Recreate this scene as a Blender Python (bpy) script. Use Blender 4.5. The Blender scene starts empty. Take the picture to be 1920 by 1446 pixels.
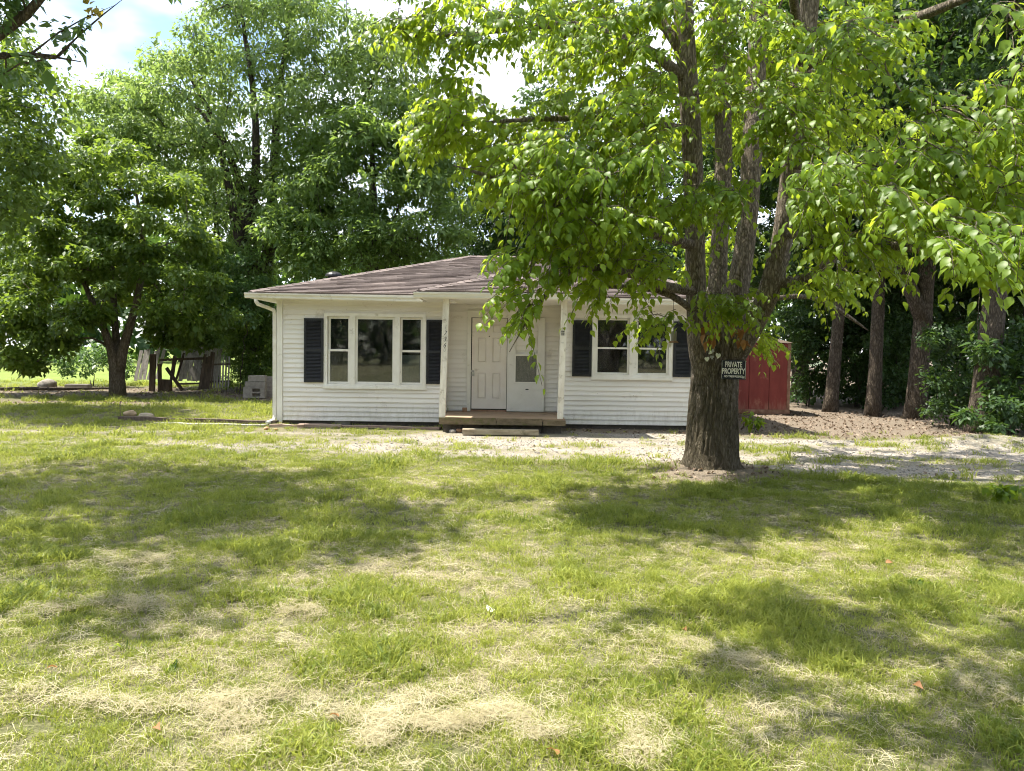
import bpy, math, numpy as np
from mathutils import Vector, Matrix, Euler

# ------------------------------------------------------------------ camera, sky, sun, exposure
sc = bpy.context.scene
col = sc.collection
F = 1444.0                      # focal length in photo pixels (1920 wide)
CAM_Z = 1.68
PITCH, ROLL = math.radians(2.5), math.radians(0.8)
cam_d = bpy.data.cameras.new('camera')
cam = bpy.data.objects.new('camera', cam_d); col.objects.link(cam)
cam_d.sensor_width = 36.0
cam_d.lens = F / 1920.0 * 36.0
cam_d.clip_end = 3000.0
CAM_R = (Matrix.Rotation(math.pi/2 - PITCH, 4, 'X') @ Matrix.Rotation(ROLL, 4, 'Z'))
cam.matrix_world = Matrix.Translation((0, 0, CAM_Z)) @ CAM_R
sc.camera = cam

SUN = Vector((-1.13, 0.24, 2.54)).normalized()      # direction towards the sun
world = bpy.data.worlds.new('World'); sc.world = world
world.use_nodes = True
wn, wl = world.node_tree.nodes, world.node_tree.links
wn.clear()
w_out = wn.new('ShaderNodeOutputWorld')
w_bg = wn.new('ShaderNodeBackground'); w_bg.inputs['Strength'].default_value = 0.115
sky = wn.new('ShaderNodeTexSky'); sky.sky_type = 'NISHITA'; sky.sun_disc = False
sky.sun_elevation = math.asin(SUN.z)
sky.sun_rotation = math.atan2(SUN.x, SUN.y)
sky.air_density = 1.0; sky.dust_density = 1.0; sky.ozone_density = 1.2
w_tc = wn.new('ShaderNodeTexCoord')
w_map = wn.new('ShaderNodeMapping'); w_map.inputs['Scale'].default_value = (1.0, 1.0, 2.2)
w_ns = wn.new('ShaderNodeTexNoise'); w_ns.inputs['Scale'].default_value = 2.3
w_ns.inputs['Detail'].default_value = 5.0; w_ns.inputs['Roughness'].default_value = 0.58
w_rp = wn.new('ShaderNodeValToRGB')
w_rp.color_ramp.elements[0].position = 0.40; w_rp.color_ramp.elements[1].position = 0.63
w_mx = wn.new('ShaderNodeMix'); w_mx.data_type = 'RGBA'
w_mx.inputs['B'].default_value = (8.2, 8.5, 9.0, 1.0)   # bright thin cloud
wl.new(w_tc.outputs['Generated'], w_map.inputs['Vector'])
wl.new(w_map.outputs['Vector'], w_ns.inputs['Vector'])
wl.new(w_ns.outputs['Fac'], w_rp.inputs['Fac'])
wl.new(w_rp.outputs['Color'], w_mx.inputs['Factor'])
wl.new(sky.outputs['Color'], w_mx.inputs['A'])
wl.new(w_mx.outputs['Result'], w_bg.inputs['Color'])
wl.new(w_bg.outputs['Background'], w_out.inputs['Surface'])

sun_d = bpy.data.lights.new('sun', 'SUN'); sun_d.energy = 5.0; sun_d.angle = math.radians(0.53)
sun_d.color = (1.0, 0.95, 0.84)
sun = bpy.data.objects.new('sun', sun_d); col.objects.link(sun)
sun.rotation_euler = SUN.to_track_quat('Z', 'Y').to_euler()

sc.view_settings.view_transform = 'Standard'
sc.view_settings.look = 'None'
sc.view_settings.gamma = 1.0
sc.view_settings.use_curve_mapping = False
sc.view_settings.exposure = 1.40
sc.cycles.max_bounces = 6; sc.cycles.diffuse_bounces = 3; sc.cycles.transmission_bounces = 4
sc.cycles.transparent_max_bounces = 12; sc.cycles.glossy_bounces = 3
sc.cycles.caustics_reflective = False; sc.cycles.caustics_refractive = False
sc.cycles.use_denoising = True
sc.cycles.filter_width = 1.05
sc.cycles.use_adaptive_sampling = True; sc.cycles.adaptive_threshold = 0.035

# ------------------------------------------------------------------ helpers
rng = np.random.default_rng(7)
CR = np.array(CAM_R.to_3x3())

def P(px, py, d):
    """point seen at photo pixel (px,py) at distance d (world Y) from the camera"""
    v = CR @ np.array([(px - 960.0) / F, -(py - 723.0) / F, -1.0])
    v = v / v[1] * d
    return np.array([v[0], v[1], v[2] + CAM_Z])

def G(px, py, z=0.0):
    v = CR @ np.array([(px - 960.0) / F, -(py - 723.0) / F, -1.0])
    v = v * ((z - CAM_Z) / v[2])
    return np.array([v[0], v[1], z])

def project(p):
    q = (np.asarray(p) - np.array([0, 0, CAM_Z])) @ CR
    w = np.minimum(q[..., 2], -1e-6)
    return 960 + F * q[..., 0] / -w, 723 - F * q[..., 1] / -w, -q[..., 2]

_TAB = np.random.default_rng(99).random(4096)
def vnoise(x, y=0.0, z=0.0, seed=0):
    x, y, z = np.broadcast_arrays(np.asarray(x, float), np.asarray(y, float), np.asarray(z, float))
    xi, yi, zi = np.floor(x).astype(np.int64), np.floor(y).astype(np.int64), np.floor(z).astype(np.int64)
    fx, fy, fz = x - xi, y - yi, z - zi
    fx, fy, fz = fx*fx*(3-2*fx), fy*fy*(3-2*fy), fz*fz*(3-2*fz)
    def h(a, b, c):
        return _TAB[(a*7919 + b*104729 + c*1299721 + seed*15485863 + ((a*b) ^ (c*31 + b*17))*613) % 4096]
    def lx(b, c): return h(xi, b, c)*(1-fx) + h(xi+1, b, c)*fx
    def ly(c): return lx(yi, c)*(1-fy) + lx(yi+1, c)*fy
    return ly(zi)*(1-fz) + ly(zi+1)*fz

def fbm(x, y=0.0, z=0.0, seed=0, o=4):
    s, a, t = 0.0, 1.0, 0.0
    for k in range(o):
        s = s + a*vnoise(np.asarray(x)*2**k, np.asarray(y)*2**k, np.asarray(z)*2**k, seed+k); t += a; a *= 0.5
    return s/t

def smooth(a, b, x):
    t = np.clip((x-a)/(b-a), 0, 1); return t*t*(3-2*t)

class MB:
    """collects faces into one mesh"""
    def __init__(s): s.v = []; s.q = []; s.t = []; s.n = 0
    def add(s, V, quads=None, tris=None):
        V = np.asarray(V, float).reshape(-1, 3); s.v.append(V)
        if quads is not None and len(quads): s.q.append(np.asarray(quads, int).reshape(-1, 4) + s.n)
        if tris is not None and len(tris): s.t.append(np.asarray(tris, int).reshape(-1, 3) + s.n)
        s.n += len(V); return s
    def box(s, x0, x1, y0, y1, z0, z1):
        V = [(x, y, z) for x in (x0, x1) for y in (y0, y1) for z in (z0, z1)]
        return s.add(V, [(0,1,3,2), (4,6,7,5), (0,4,5,1), (2,3,7,6), (0,2,6,4), (1,5,7,3)])
    def beam(s, a, b, w, h, up=(0,0,1), taper=1.0):
        a, b = np.asarray(a, float), np.asarray(b, float)
        d = b-a; d = d/np.linalg.norm(d); u = np.asarray(up, float)
        sd = np.cross(d, u); sd /= np.linalg.norm(sd); u = np.cross(sd, d)
        V = []
        for p, k in ((a, 1.0), (b, taper)):
            for i, j in ((-1,-1), (1,-1), (1,1), (-1,1)): V.append(p + sd*i*w/2*k + u*j*h/2*k)
        return s.add(V, [(0,3,2,1), (4,5,6,7), (0,1,5,4), (1,2,6,5), (2,3,7,6), (3,0,4,7)])
    def tube(s, pts, rad, n=6, cap=True, rough=None):
        pts = np.asarray(pts, float); m = len(pts)
        T = np.gradient(pts, axis=0); T /= (np.linalg.norm(T, axis=1, keepdims=True) + 1e-9)
        ref = np.array([1.0, 0.0, 0.0]) if abs(T[0][0]) < 0.8 else np.array([0, 1.0, 0])
        A = np.cross(T, ref); A /= (np.linalg.norm(A, axis=1, keepdims=True) + 1e-9); B = np.cross(T, A)
        th = np.linspace(0, 2*np.pi, n, endpoint=False)
        R = np.broadcast_to(np.asarray(rad, float)[:, None], (m, n)).copy()
        if rough is not None: R *= rough(th, pts)
        V = pts[:, None] + R[..., None]*(A[:, None]*np.cos(th)[None, :, None] + B[:, None]*np.sin(th)[None, :, None])
        i = np.arange(m-1)[:, None]*n; j = np.arange(n)[None]; k = (j+1) % n
        Q = np.stack([i+j, i+k, i+n+k, i+n+j], -1).reshape(-1, 4)
        V = V.reshape(-1, 3); tr = []
        if cap:
            V = np.vstack([V, pts[0], pts[-1]]); c0, c1 = m*n, m*n+1
            tr = [(c0, (q+1) % n, q) for q in range(n)] + [(c1, (m-1)*n+q, (m-1)*n+(q+1) % n) for q in range(n)]
        return s.add(V, Q, tr)
    def mesh(s, name):
        V = np.vstack(s.v) if s.v else np.zeros((0, 3))
        Q = np.vstack(s.q) if s.q else np.zeros((0, 4), int); T = np.vstack(s.t) if s.t else np.zeros((0, 3), int)
        return make_mesh(name, V, Q, T)
    def build(s, name, m, parent=None, smooth=False):
        return obj(name, s.mesh(name), m, parent, smooth)

def make_mesh(name, V, Q=None, T=None):
    Q = np.zeros((0, 4), int) if Q is None else np.asarray(Q); T = np.zeros((0, 3), int) if T is None else np.asarray(T)
    me = bpy.data.meshes.new(name)
    me.vertices.add(len(V)); me.vertices.foreach_set('co', np.asarray(V, np.float32).ravel())
    li = np.concatenate([Q.ravel(), T.ravel()]).astype(np.int32)
    me.loops.add(len(li)); me.loops.foreach_set('vertex_index', li)
    ls = np.concatenate([np.arange(len(Q))*4, len(Q)*4 + np.arange(len(T))*3]).astype(np.int32)
    me.polygons.add(len(ls)); me.polygons.foreach_set('loop_start', ls)
    me.polygons.foreach_set('use_smooth', np.zeros(len(ls), bool))
    me.update(calc_edges=True); me.validate()
    return me

def obj(name, me, m=None, parent=None, smooth=False):
    if m is not None and len(me.materials) == 0: me.materials.append(m)
    if smooth: me.polygons.foreach_set('use_smooth', np.ones(len(me.polygons), bool))
    o = bpy.data.objects.new(name, me); col.objects.link(o)
    if parent is not None:
        o.parent = parent
        o.matrix_parent_inverse = Matrix.Translation(-Vector(parent['_at'])) if '_at' in parent else Matrix()
    return o

def thing(name, label, cat, loc=(0, 0, 0), group=None):
    o = bpy.data.objects.new(name, None); col.objects.link(o)
    o.location = [float(v) for v in loc]; o.empty_display_size = 0.2
    o['_at'] = [float(v) for v in loc]
    return tag(o, label, cat, group)

def tag(o, label=None, cat=None, group=None, kind=None):
    if label: o['label'] = label
    if cat: o['category'] = cat
    if group: o['group'] = group
    if kind: o['kind'] = kind
    return o

# ------------------------------------------------------------------ materials
def nodes_of(name):
    m = bpy.data.materials.new(name); m.use_nodes = True
    nt = m.node_tree; nt.nodes.clear()
    out = nt.nodes.new('ShaderNodeOutputMaterial')
    return m, nt.nodes, nt.links, out

def tex_noise(n, l, vec, scale, detail=5, rough=0.6):
    t = n.new('ShaderNodeTexNoise'); t.inputs['Scale'].default_value = scale
    t.inputs['Detail'].default_value = detail; t.inputs['Roughness'].default_value = rough
    l.new(vec, t.inputs['Vector']); return t

def ramp(n, l, fac, stops):
    r = n.new('ShaderNodeValToRGB'); e = r.color_ramp.elements
    while len(e) < len(stops): e.new(0.5)
    for k, (p, c) in enumerate(stops):
        e[k].position = p; e[k].color = tuple(c) + (1.0,) if len(c) == 3 else c
    l.new(fac, r.inputs['Fac']); return r

def mixc(n, l, fac, a, b, mode='MIX'):
    x = n.new('ShaderNodeMix'); x.data_type = 'RGBA'; x.blend_type = mode
    for k, v in (('Factor', fac), ('A', a), ('B', b)):
        s = x.inputs[k]
        if isinstance(v, (int, float)): s.default_value = v
        elif isinstance(v, tuple): s.default_value = v if len(v) == 4 else v + (1.0,)
        else: l.new(v, s)
    return x.outputs['Result']

def position(n, l, scale=(1, 1, 1)):
    g = n.new('ShaderNodeNewGeometry'); mp = n.new('ShaderNodeMapping'); mp.inputs['Scale'].default_value = scale
    l.new(g.outputs['Position'], mp.inputs['Vector']); return mp.outputs['Vector']

def bump(n, l, h, strength, dist=0.01):
    b = n.new('ShaderNodeBump'); b.inputs['Strength'].default_value = strength; b.inputs['Distance'].default_value = dist
    l.new(h, b.inputs['Height']); return b.outputs['Normal']

def surface(name, c1, c2, rough=0.7, scale=(4, 4, 4), ns=1.0, c3=None, dirt=None, bmp=0.0, bdist=0.01, spec=0.3, lo=0.3, hi=0.7, metallic=0.0, jitter=0.0, splash=None):
    """plain paint/wood/stone: two colours through noise, optional fine second noise, dirt spots, bump and per-object variation"""
    m, n, l, out = nodes_of(name)
    v = position(n, l, scale)
    t = tex_noise(n, l, v, ns, 6, 0.62)
    c = ramp(n, l, t.outputs['Fac'], [(lo, c1), (hi, c2)]).outputs['Color']
    if c3 is not None:
        t2 = tex_noise(n, l, v, ns*5.3, 4, 0.7)
        r2 = ramp(n, l, t2.outputs['Fac'], [(0.52, (0, 0, 0)), (0.68, (1, 1, 1))])
        c = mixc(n, l, r2.outputs['Color'], c, c3)
    if dirt is not None:
        t3 = tex_noise(n, l, position(n, l), dirt[1], 8, 0.68)
        r3 = ramp(n, l, t3.outputs['Fac'], [(dirt[2], (0, 0, 0)), (dirt[2]+0.16, (1, 1, 1))])
        c = mixc(n, l, r3.outputs['Color'], c, dirt[0])
    if splash is not None:
        g_ = n.new('ShaderNodeNewGeometry'); sp = n.new('ShaderNodeSeparateXYZ'); l.new(g_.outputs['Position'], sp.inputs[0])
        t5 = tex_noise(n, l, position(n, l, (7, 7, 1.6)), 1.6, 5, 0.7)
        mr = n.new('ShaderNodeMapRange'); mr.inputs['From Min'].default_value = 0.10; mr.inputs['From Max'].default_value = 0.75
        mr.inputs['To Min'].default_value = 0.26; mr.inputs['To Max'].default_value = -0.22; l.new(sp.outputs['Z'], mr.inputs['Value'])
        ad = n.new('ShaderNodeMath'); ad.operation = 'ADD'; l.new(t5.outputs['Fac'], ad.inputs[0]); l.new(mr.outputs['Result'], ad.inputs[1])
        r5 = ramp(n, l, ad.outputs['Value'], [(0.55, (0, 0, 0)), (0.95, (0.5, 0.5, 0.5))])
        c = mixc(n, l, r5.outputs['Color'], c, splash)
        t6 = tex_noise(n, l, position(n, l, (26, 26, 26)), 1.0, 2, 0.5)
        r6 = ramp(n, l, t6.outputs['Fac'], [(0.735, (0, 0, 0)), (0.76, (0.8, 0.8, 0.8))])
        c = mixc(n, l, r6.outputs['Color'], c, (0.16, 0.14, 0.11))
    if jitter:
        oi = n.new('ShaderNodeObjectInfo')
        r4 = ramp(n, l, oi.outputs['Random'], [(0.0, (1-jitter,)*3), (1.0, (1.0,)*3)])
        c = mixc(n, l, 1.0, c, r4.outputs['Color'], 'MULTIPLY')
    b = n.new('ShaderNodeBsdfPrincipled'); l.new(c, b.inputs['Base Color'])
    b.inputs['Roughness'].default_value = rough; b.inputs['Specular IOR Level'].default_value = spec
    b.inputs['Metallic'].default_value = metallic
    if bmp:
        tb = tex_noise(n, l, v, ns*3.0, 8, 0.65)
        l.new(bump(n, l, tb.outputs['Fac'], bmp, bdist), b.inputs['Normal'])
    l.new(b.outputs['BSDF'], out.inputs['Surface'])
    return m

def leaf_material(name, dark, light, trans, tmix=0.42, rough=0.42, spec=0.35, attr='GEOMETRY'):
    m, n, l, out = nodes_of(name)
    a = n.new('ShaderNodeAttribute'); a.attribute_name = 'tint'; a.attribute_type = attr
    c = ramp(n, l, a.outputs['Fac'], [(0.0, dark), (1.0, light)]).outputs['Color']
    b = n.new('ShaderNodeBsdfPrincipled'); l.new(c, b.inputs['Base Color'])
    b.inputs['Roughness'].default_value = rough; b.inputs['Specular IOR Level'].default_value = spec
    t = n.new('ShaderNodeBsdfTranslucent')
    ct = mixc(n, l, a.outputs['Fac'], tuple(v*0.72 for v in trans), trans)
    l.new(ct, t.inputs['Color'])
    x = n.new('ShaderNodeMixShader'); x.inputs['Fac'].default_value = tmix
    l.new(b.outputs['BSDF'], x.inputs[1]); l.new(t.outputs['BSDF'], x.inputs[2])
    l.new(x.outputs['Shader'], out.inputs['Surface'])
    return m

def bark_material(name, dark, light, moss=None, sc_=1.0):
    m, n, l, out = nodes_of(name)
    v = position(n, l, (17*sc_, 17*sc_, 4.6*sc_))
    t = tex_noise(n, l, v, 1.0, 7, 0.65)
    vo = n.new('ShaderNodeTexVoronoi'); vo.inputs['Scale'].default_value = 1.6; vo.feature = 'DISTANCE_TO_EDGE'
    mv = n.new('ShaderNodeVectorMath'); mv.operation = 'MULTIPLY_ADD'
    mv.inputs[1].default_value = (1.4, 1.4, 1.4); l.new(t.outputs['Color'], mv.inputs[0]); l.new(v, mv.inputs[2])
    l.new(mv.outputs['Vector'], vo.inputs['Vector'])
    r = ramp(n, l, vo.outputs['Distance'], [(0.0, tuple(k*0.45 for k in dark)), (0.07, dark), (0.30, light)])
    c = mixc(n, l, 0.45, r.outputs['Color'], ramp(n, l, t.outputs['Fac'], [(0.3, dark), (0.7, light)]).outputs['Color'])
    if moss is not None:
        t2 = tex_noise(n, l, position(n, l, (1, 1, 0.6)), 3.2, 5, 0.6)
        g = n.new('ShaderNodeNewGeometry'); sp = n.new('ShaderNodeSeparateXYZ'); l.new(g.outputs['Position'], sp.inputs[0])
        mr = n.new('ShaderNodeMapRange'); mr.inputs['From Min'].default_value = 2.4; mr.inputs['From Max'].default_value = 0.4
        mr.inputs['To Min'].default_value = -0.28; mr.inputs['To Max'].default_value = 0.22; l.new(sp.outputs['Z'], mr.inputs['Value'])
        ad = n.new('ShaderNodeMath'); ad.operation = 'ADD'; l.new(t2.outputs['Fac'], ad.inputs[0]); l.new(mr.outputs['Result'], ad.inputs[1])
        r2 = ramp(n, l, ad.outputs['Value'], [(0.40, (0, 0, 0)), (0.60, (0.68, 0.68, 0.68))])
        c = mixc(n, l, r2.outputs['Color'], c, mixc(n, l, t.outputs['Fac'], tuple(k*0.5 for k in moss), moss))
    b = n.new('ShaderNodeBsdfPrincipled'); l.new(c, b.inputs['Base Color']); b.inputs['Roughness'].default_value = 0.9
    b.inputs['Specular IOR Level'].default_value = 0.15
    ad2 = n.new('ShaderNodeMath'); ad2.operation = 'MULTIPLY_ADD'; ad2.inputs[1].default_value = 1.6
    l.new(vo.outputs['Distance'], ad2.inputs[0]); l.new(t.outputs['Fac'], ad2.inputs[2])
    l.new(bump(n, l, ad2.outputs['Value'], 1.0, 0.05), b.inputs['Normal'])
    l.new(b.outputs['BSDF'], out.inputs['Surface'])
    return m

def glass_material(name, tint=(0.75, 0.78, 0.76), grime=0.12):
    m, n, l, out = nodes_of(name)
    tr = n.new('ShaderNodeBsdfTransparent'); tr.inputs['Color'].default_value = tint + (1,)
    gl = n.new('ShaderNodeBsdfGlossy'); gl.inputs['Roughness'].default_value = 0.03; gl.inputs['Color'].default_value = (0.9, 0.92, 0.95, 1)
    fr = n.new('ShaderNodeFresnel'); fr.inputs['IOR'].default_value = 1.75
    t = tex_noise(n, l, position(n, l, (1, 1, 1)), 1.3, 2, 0.5)
    x = n.new('ShaderNodeMixShader'); l.new(fr.outputs['Fac'], x.inputs['Fac'])
    l.new(tr.outputs['BSDF'], x.inputs[1]); l.new(gl.outputs['BSDF'], x.inputs[2])
    df = n.new('ShaderNodeBsdfDiffuse'); df.inputs['Color'].default_value = (0.45, 0.43, 0.4, 1)
    t2 = tex_noise(n, l, position(n, l, (3, 3, 1.2)), 2.5, 6, 0.7)
    r2 = ramp(n, l, t2.outputs['Fac'], [(0.4, (0, 0, 0)), (0.8, (grime,)*3)])
    y = n.new('ShaderNodeMixShader'); l.new(r2.outputs['Color'], y.inputs['Fac'])
    l.new(x.outputs['Shader'], y.inputs[1]); l.new(df.outputs['BSDF'], y.inputs[2])
    l.new(y.outputs['Shader'], out.inputs['Surface'])
    return m

M = {}
M['siding'] = surface('vinyl_siding', (0.74, 0.695, 0.645), (0.81, 0.785, 0.75), 0.55, (0.6, 0.6, 2.0), 1.2, dirt=((0.52, 0.47, 0.41), 1.9, 0.60), bmp=0.05, jitter=0.10, splash=(0.40, 0.36, 0.29))
M['trim'] = surface('white_trim', (0.66, 0.63, 0.57), (0.80, 0.78, 0.73), 0.55, (2, 2, 1), 2.0, dirt=((0.36, 0.32, 0.25), 5.0, 0.60), bmp=0.05)
M['gutter'] = surface('gutter_paint', (0.60, 0.57, 0.50), (0.76, 0.74, 0.68), 0.45, (0.8, 3, 3), 2.0, dirt=((0.34, 0.31, 0.25), 3.0, 0.58))
M['post'] = surface('worn_post_paint', (0.60, 0.56, 0.48), (0.78, 0.75, 0.68), 0.7, (6, 6, 1.5), 2.0, dirt=((0.30, 0.25, 0.18), 6.0, 0.56), bmp=0.2)
M['door'] = surface('door_paint', (0.66, 0.60, 0.55), (0.74, 0.69, 0.64), 0.5, (1, 1, 1), 3.0, dirt=((0.40, 0.33, 0.27), 3.0, 0.62))
M['storm'] = surface('storm_door_paint', (0.62, 0.59, 0.55), (0.70, 0.68, 0.64), 0.45, (1, 1, 1), 3.0, dirt=((0.38, 0.34, 0.29), 4.0, 0.62))
M['shutter'] = surface('shutter_plastic', (0.016, 0.017, 0.020), (0.029, 0.030, 0.035), 0.42, (5, 5, 5), 2.0)
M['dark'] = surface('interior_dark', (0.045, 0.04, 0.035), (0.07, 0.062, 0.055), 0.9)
M['blind_tan'] = surface('tan_blind', (0.30, 0.25, 0.20), (0.38, 0.33, 0.27), 0.8, (2, 2, 2), 2.0)
M['blind_grey'] = surface('grey_blind', (0.36, 0.36, 0.40), (0.46, 0.46, 0.50), 0.8, (2, 2, 2), 2.0)
M['screen'] = surface('dirty_screen', (0.10, 0.10, 0.085), (0.17, 0.165, 0.14), 0.7, (6, 6, 3), 3.0, c3=(0.24, 0.24, 0.21))
M['shingle'] = None
M['foundation'] = surface('foundation_block', (0.07, 0.06, 0.05), (0.13, 0.115, 0.10), 0.95, (5, 5, 5), 1.5, bmp=0.3)
M['porch'] = surface('porch_boards', (0.26, 0.18, 0.115), (0.40, 0.29, 0.20), 0.8, (1.5, 12, 6), 1.5, dirt=((0.14, 0.11, 0.07), 3.0, 0.6), bmp=0.2, jitter=0.2)
M['mossy'] = surface('mossy_edge', (0.10, 0.075, 0.045), (0.22, 0.17, 0.11), 0.9, (3, 8, 8), 2.0, dirt=((0.11, 0.12, 0.03), 5.0, 0.50), bmp=0.5)
M['concrete'] = surface('old_concrete', (0.20, 0.18, 0.155), (0.33, 0.305, 0.27), 0.95, (6, 6, 6), 1.2, dirt=((0.18, 0.16, 0.13), 4.0, 0.58), bmp=0.5, jitter=0.25)
M['steptimber'] = surface('step_timber', (0.22, 0.18, 0.12), (0.42, 0.36, 0.27), 0.9, (2, 10, 10), 1.5, dirt=((0.10, 0.09, 0.05), 5.0, 0.56), bmp=0.4)
M['oldwood'] = surface('grey_planks', (0.24, 0.22, 0.20), (0.50, 0.47, 0.43), 0.9, (14, 14, 1.6), 1.0, dirt=((0.14, 0.12, 0.10), 3.0, 0.58), bmp=0.4, jitter=0.4)
M['darkwood'] = surface('dark_weathered_wood', (0.06, 0.045, 0.035), (0.16, 0.12, 0.09), 0.9, (10, 10, 2), 1.3, bmp=0.4, jitter=0.3)
M['pinkwood'] = surface('faded_red_board', (0.30, 0.19, 0.15), (0.48, 0.38, 0.31), 0.9, (1.0, 14, 14), 1.2, dirt=((0.20, 0.14, 0.10), 3.0, 0.55), bmp=0.3, jitter=0.2)
M['red'] = surface('red_shed_paint', (0.16, 0.028, 0.022), (0.235, 0.046, 0.036), 0.6, (2.5, 2.5, 0.8), 1.6, dirt=((0.36, 0.17, 0.11), 2.4, 0.60), bmp=0.1, splash=(0.42, 0.27, 0.18))
M['rust'] = surface('rusty_sill', (0.16, 0.07, 0.04), (0.34, 0.22, 0.15), 0.9, (3, 3, 3), 2.0)
M['rock'] = surface('field_stone', (0.16, 0.14, 0.12), (0.34, 0.31, 0.27), 0.95, (9, 9, 9), 1.0, bmp=0.6)
M['orange_stone'] = surface('reddish_stone', (0.32, 0.17, 0.09), (0.46, 0.28, 0.17), 0.95, (14, 14, 14), 1.0, bmp=0.5)
M['tanclod'] = surface('tan_clod', (0.24, 0.17, 0.10), (0.42, 0.32, 0.21), 0.95, (14, 14, 14), 1.0, bmp=0.6)
M['brownblock'] = surface('brown_wood_block', (0.20, 0.11, 0.06), (0.34, 0.20, 0.12), 0.9, (8, 8, 8), 2.0, bmp=0.3)
M['steel'] = surface('lock_steel', (0.30, 0.29, 0.28), (0.50, 0.49, 0.47), 0.35, (9, 9, 9), 2.0, metallic=0.9)
M['blackmetal'] = surface('black_metal', (0.015, 0.015, 0.016), (0.03, 0.03, 0.032), 0.4, (9, 9, 9), 2.0)
M['signblack'] = surface('sign_black', (0.012, 0.014, 0.02), (0.022, 0.025, 0.034), 0.45, (6, 6, 6), 2.0)
M['signwhite'] = surface('sign_letters', (0.62, 0.58, 0.52), (0.74, 0.71, 0.66), 0.5, (6, 6, 6), 2.0)
M['heart'] = surface('heart_paint', (0.62, 0.62, 0.52), (0.78, 0.78, 0.70), 0.5, (20, 20, 20), 1.0)
M['heartgrey'] = surface('heart_grey', (0.30, 0.30, 0.30), (0.42, 0.42, 0.41), 0.5, (20, 20, 20), 1.0)
M['ribbon'] = surface('ribbon_green', (0.38, 0.42, 0.28), (0.56, 0.60, 0.42), 0.6, (20, 20, 20), 1.0)
M['digit'] = surface('digit_metal', (0.07, 0.065, 0.06), (0.14, 0.13, 0.12), 0.5, (20, 20, 20), 1.0)
M['digitfade'] = surface('faded_digit', (0.36, 0.34, 0.31), (0.50, 0.48, 0.44), 0.7, (20, 20, 20), 1.0)
M['paper'] = surface('scrap_paper', (0.72, 0.71, 0.69), (0.82, 0.81, 0.80), 0.7, (20, 20, 20), 1.0)
M['weedstem'] = surface('weed_stem', (0.06, 0.11, 0.02), (0.12, 0.18, 0.05), 0.6)
M['glass'] = glass_material('window_glass')
M['bark'] = bark_material('old_grey_bark', (0.090, 0.070, 0.053), (0.44, 0.37, 0.295), moss=(0.095, 0.080, 0.042))
M['bark_dark'] = bark_material('dark_bark', (0.050, 0.040, 0.032), (0.16, 0.13, 0.105), sc_=0.7)
M['bark_tan'] = bark_material('tan_bark', (0.10, 0.08, 0.058), (0.27, 0.22, 0.165), sc_=0.8)
M['bark_wood'] = bark_material('woodland_bark', (0.055, 0.043, 0.033), (0.19, 0.155, 0.118), sc_=0.8)
M['leaf_near'] = leaf_material('big_green_leaf', (0.038, 0.092, 0.013), (0.135, 0.215, 0.022), (0.51, 0.65, 0.045), 0.50, 0.44, 0.34)
M['leaf_mid'] = leaf_material('green_leaf', (0.038, 0.088, 0.030), (0.095, 0.165, 0.055), (0.22, 0.38, 0.07), 0.38, 0.45, 0.45)
M['leaf_back'] = leaf_material('back_leaf', (0.046, 0.096, 0.028), (0.130, 0.200, 0.055), (0.34, 0.50, 0.08), 0.44, 0.5, 0.4)
M['leaf_tall'] = leaf_material('airy_leaf', (0.060, 0.115, 0.036), (0.165, 0.235, 0.075), (0.40, 0.55, 0.12), 0.45, 0.45, 0.45)
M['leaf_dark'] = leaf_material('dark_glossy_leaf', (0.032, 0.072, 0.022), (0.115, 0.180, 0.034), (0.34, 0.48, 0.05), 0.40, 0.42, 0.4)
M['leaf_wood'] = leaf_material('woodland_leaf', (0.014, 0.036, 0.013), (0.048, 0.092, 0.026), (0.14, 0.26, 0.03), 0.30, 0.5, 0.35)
M['leaf_yellow'] = leaf_material('yellowing_leaf', (0.20, 0.16, 0.03), (0.34, 0.28, 0.06), (0.5, 0.42, 0.08), 0.4, 0.5, 0.3)
M['leaf_dead'] = leaf_material('dead_brown_leaf', (0.16, 0.065, 0.03), (0.40, 0.22, 0.10), (0.45, 0.20, 0.06), 0.3, 0.6, 0.2)
M['litter'] = leaf_material('leaf_litter_brown', (0.095, 0.068, 0.050), (0.34, 0.265, 0.20), (0.25, 0.17, 0.10), 0.15, 0.8, 0.1, 'INSTANCER')
M['grass'] = leaf_material('grass_blade', (0.070, 0.122, 0.014), (0.290, 0.310, 0.066), (0.54, 0.59, 0.10), 0.45, 0.5, 0.3, 'INSTANCER')
M['straw'] = leaf_material('straw_blade', (0.36, 0.31, 0.17), (0.60, 0.54, 0.36), (0.55, 0.48, 0.28), 0.32, 0.6, 0.25, 'INSTANCER')
M['stone'] = leaf_material('gravel_stone', (0.17, 0.15, 0.13), (0.37, 0.34, 0.305), (0.1, 0.1, 0.1), 0.0, 0.9, 0.2, 'INSTANCER')

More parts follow.
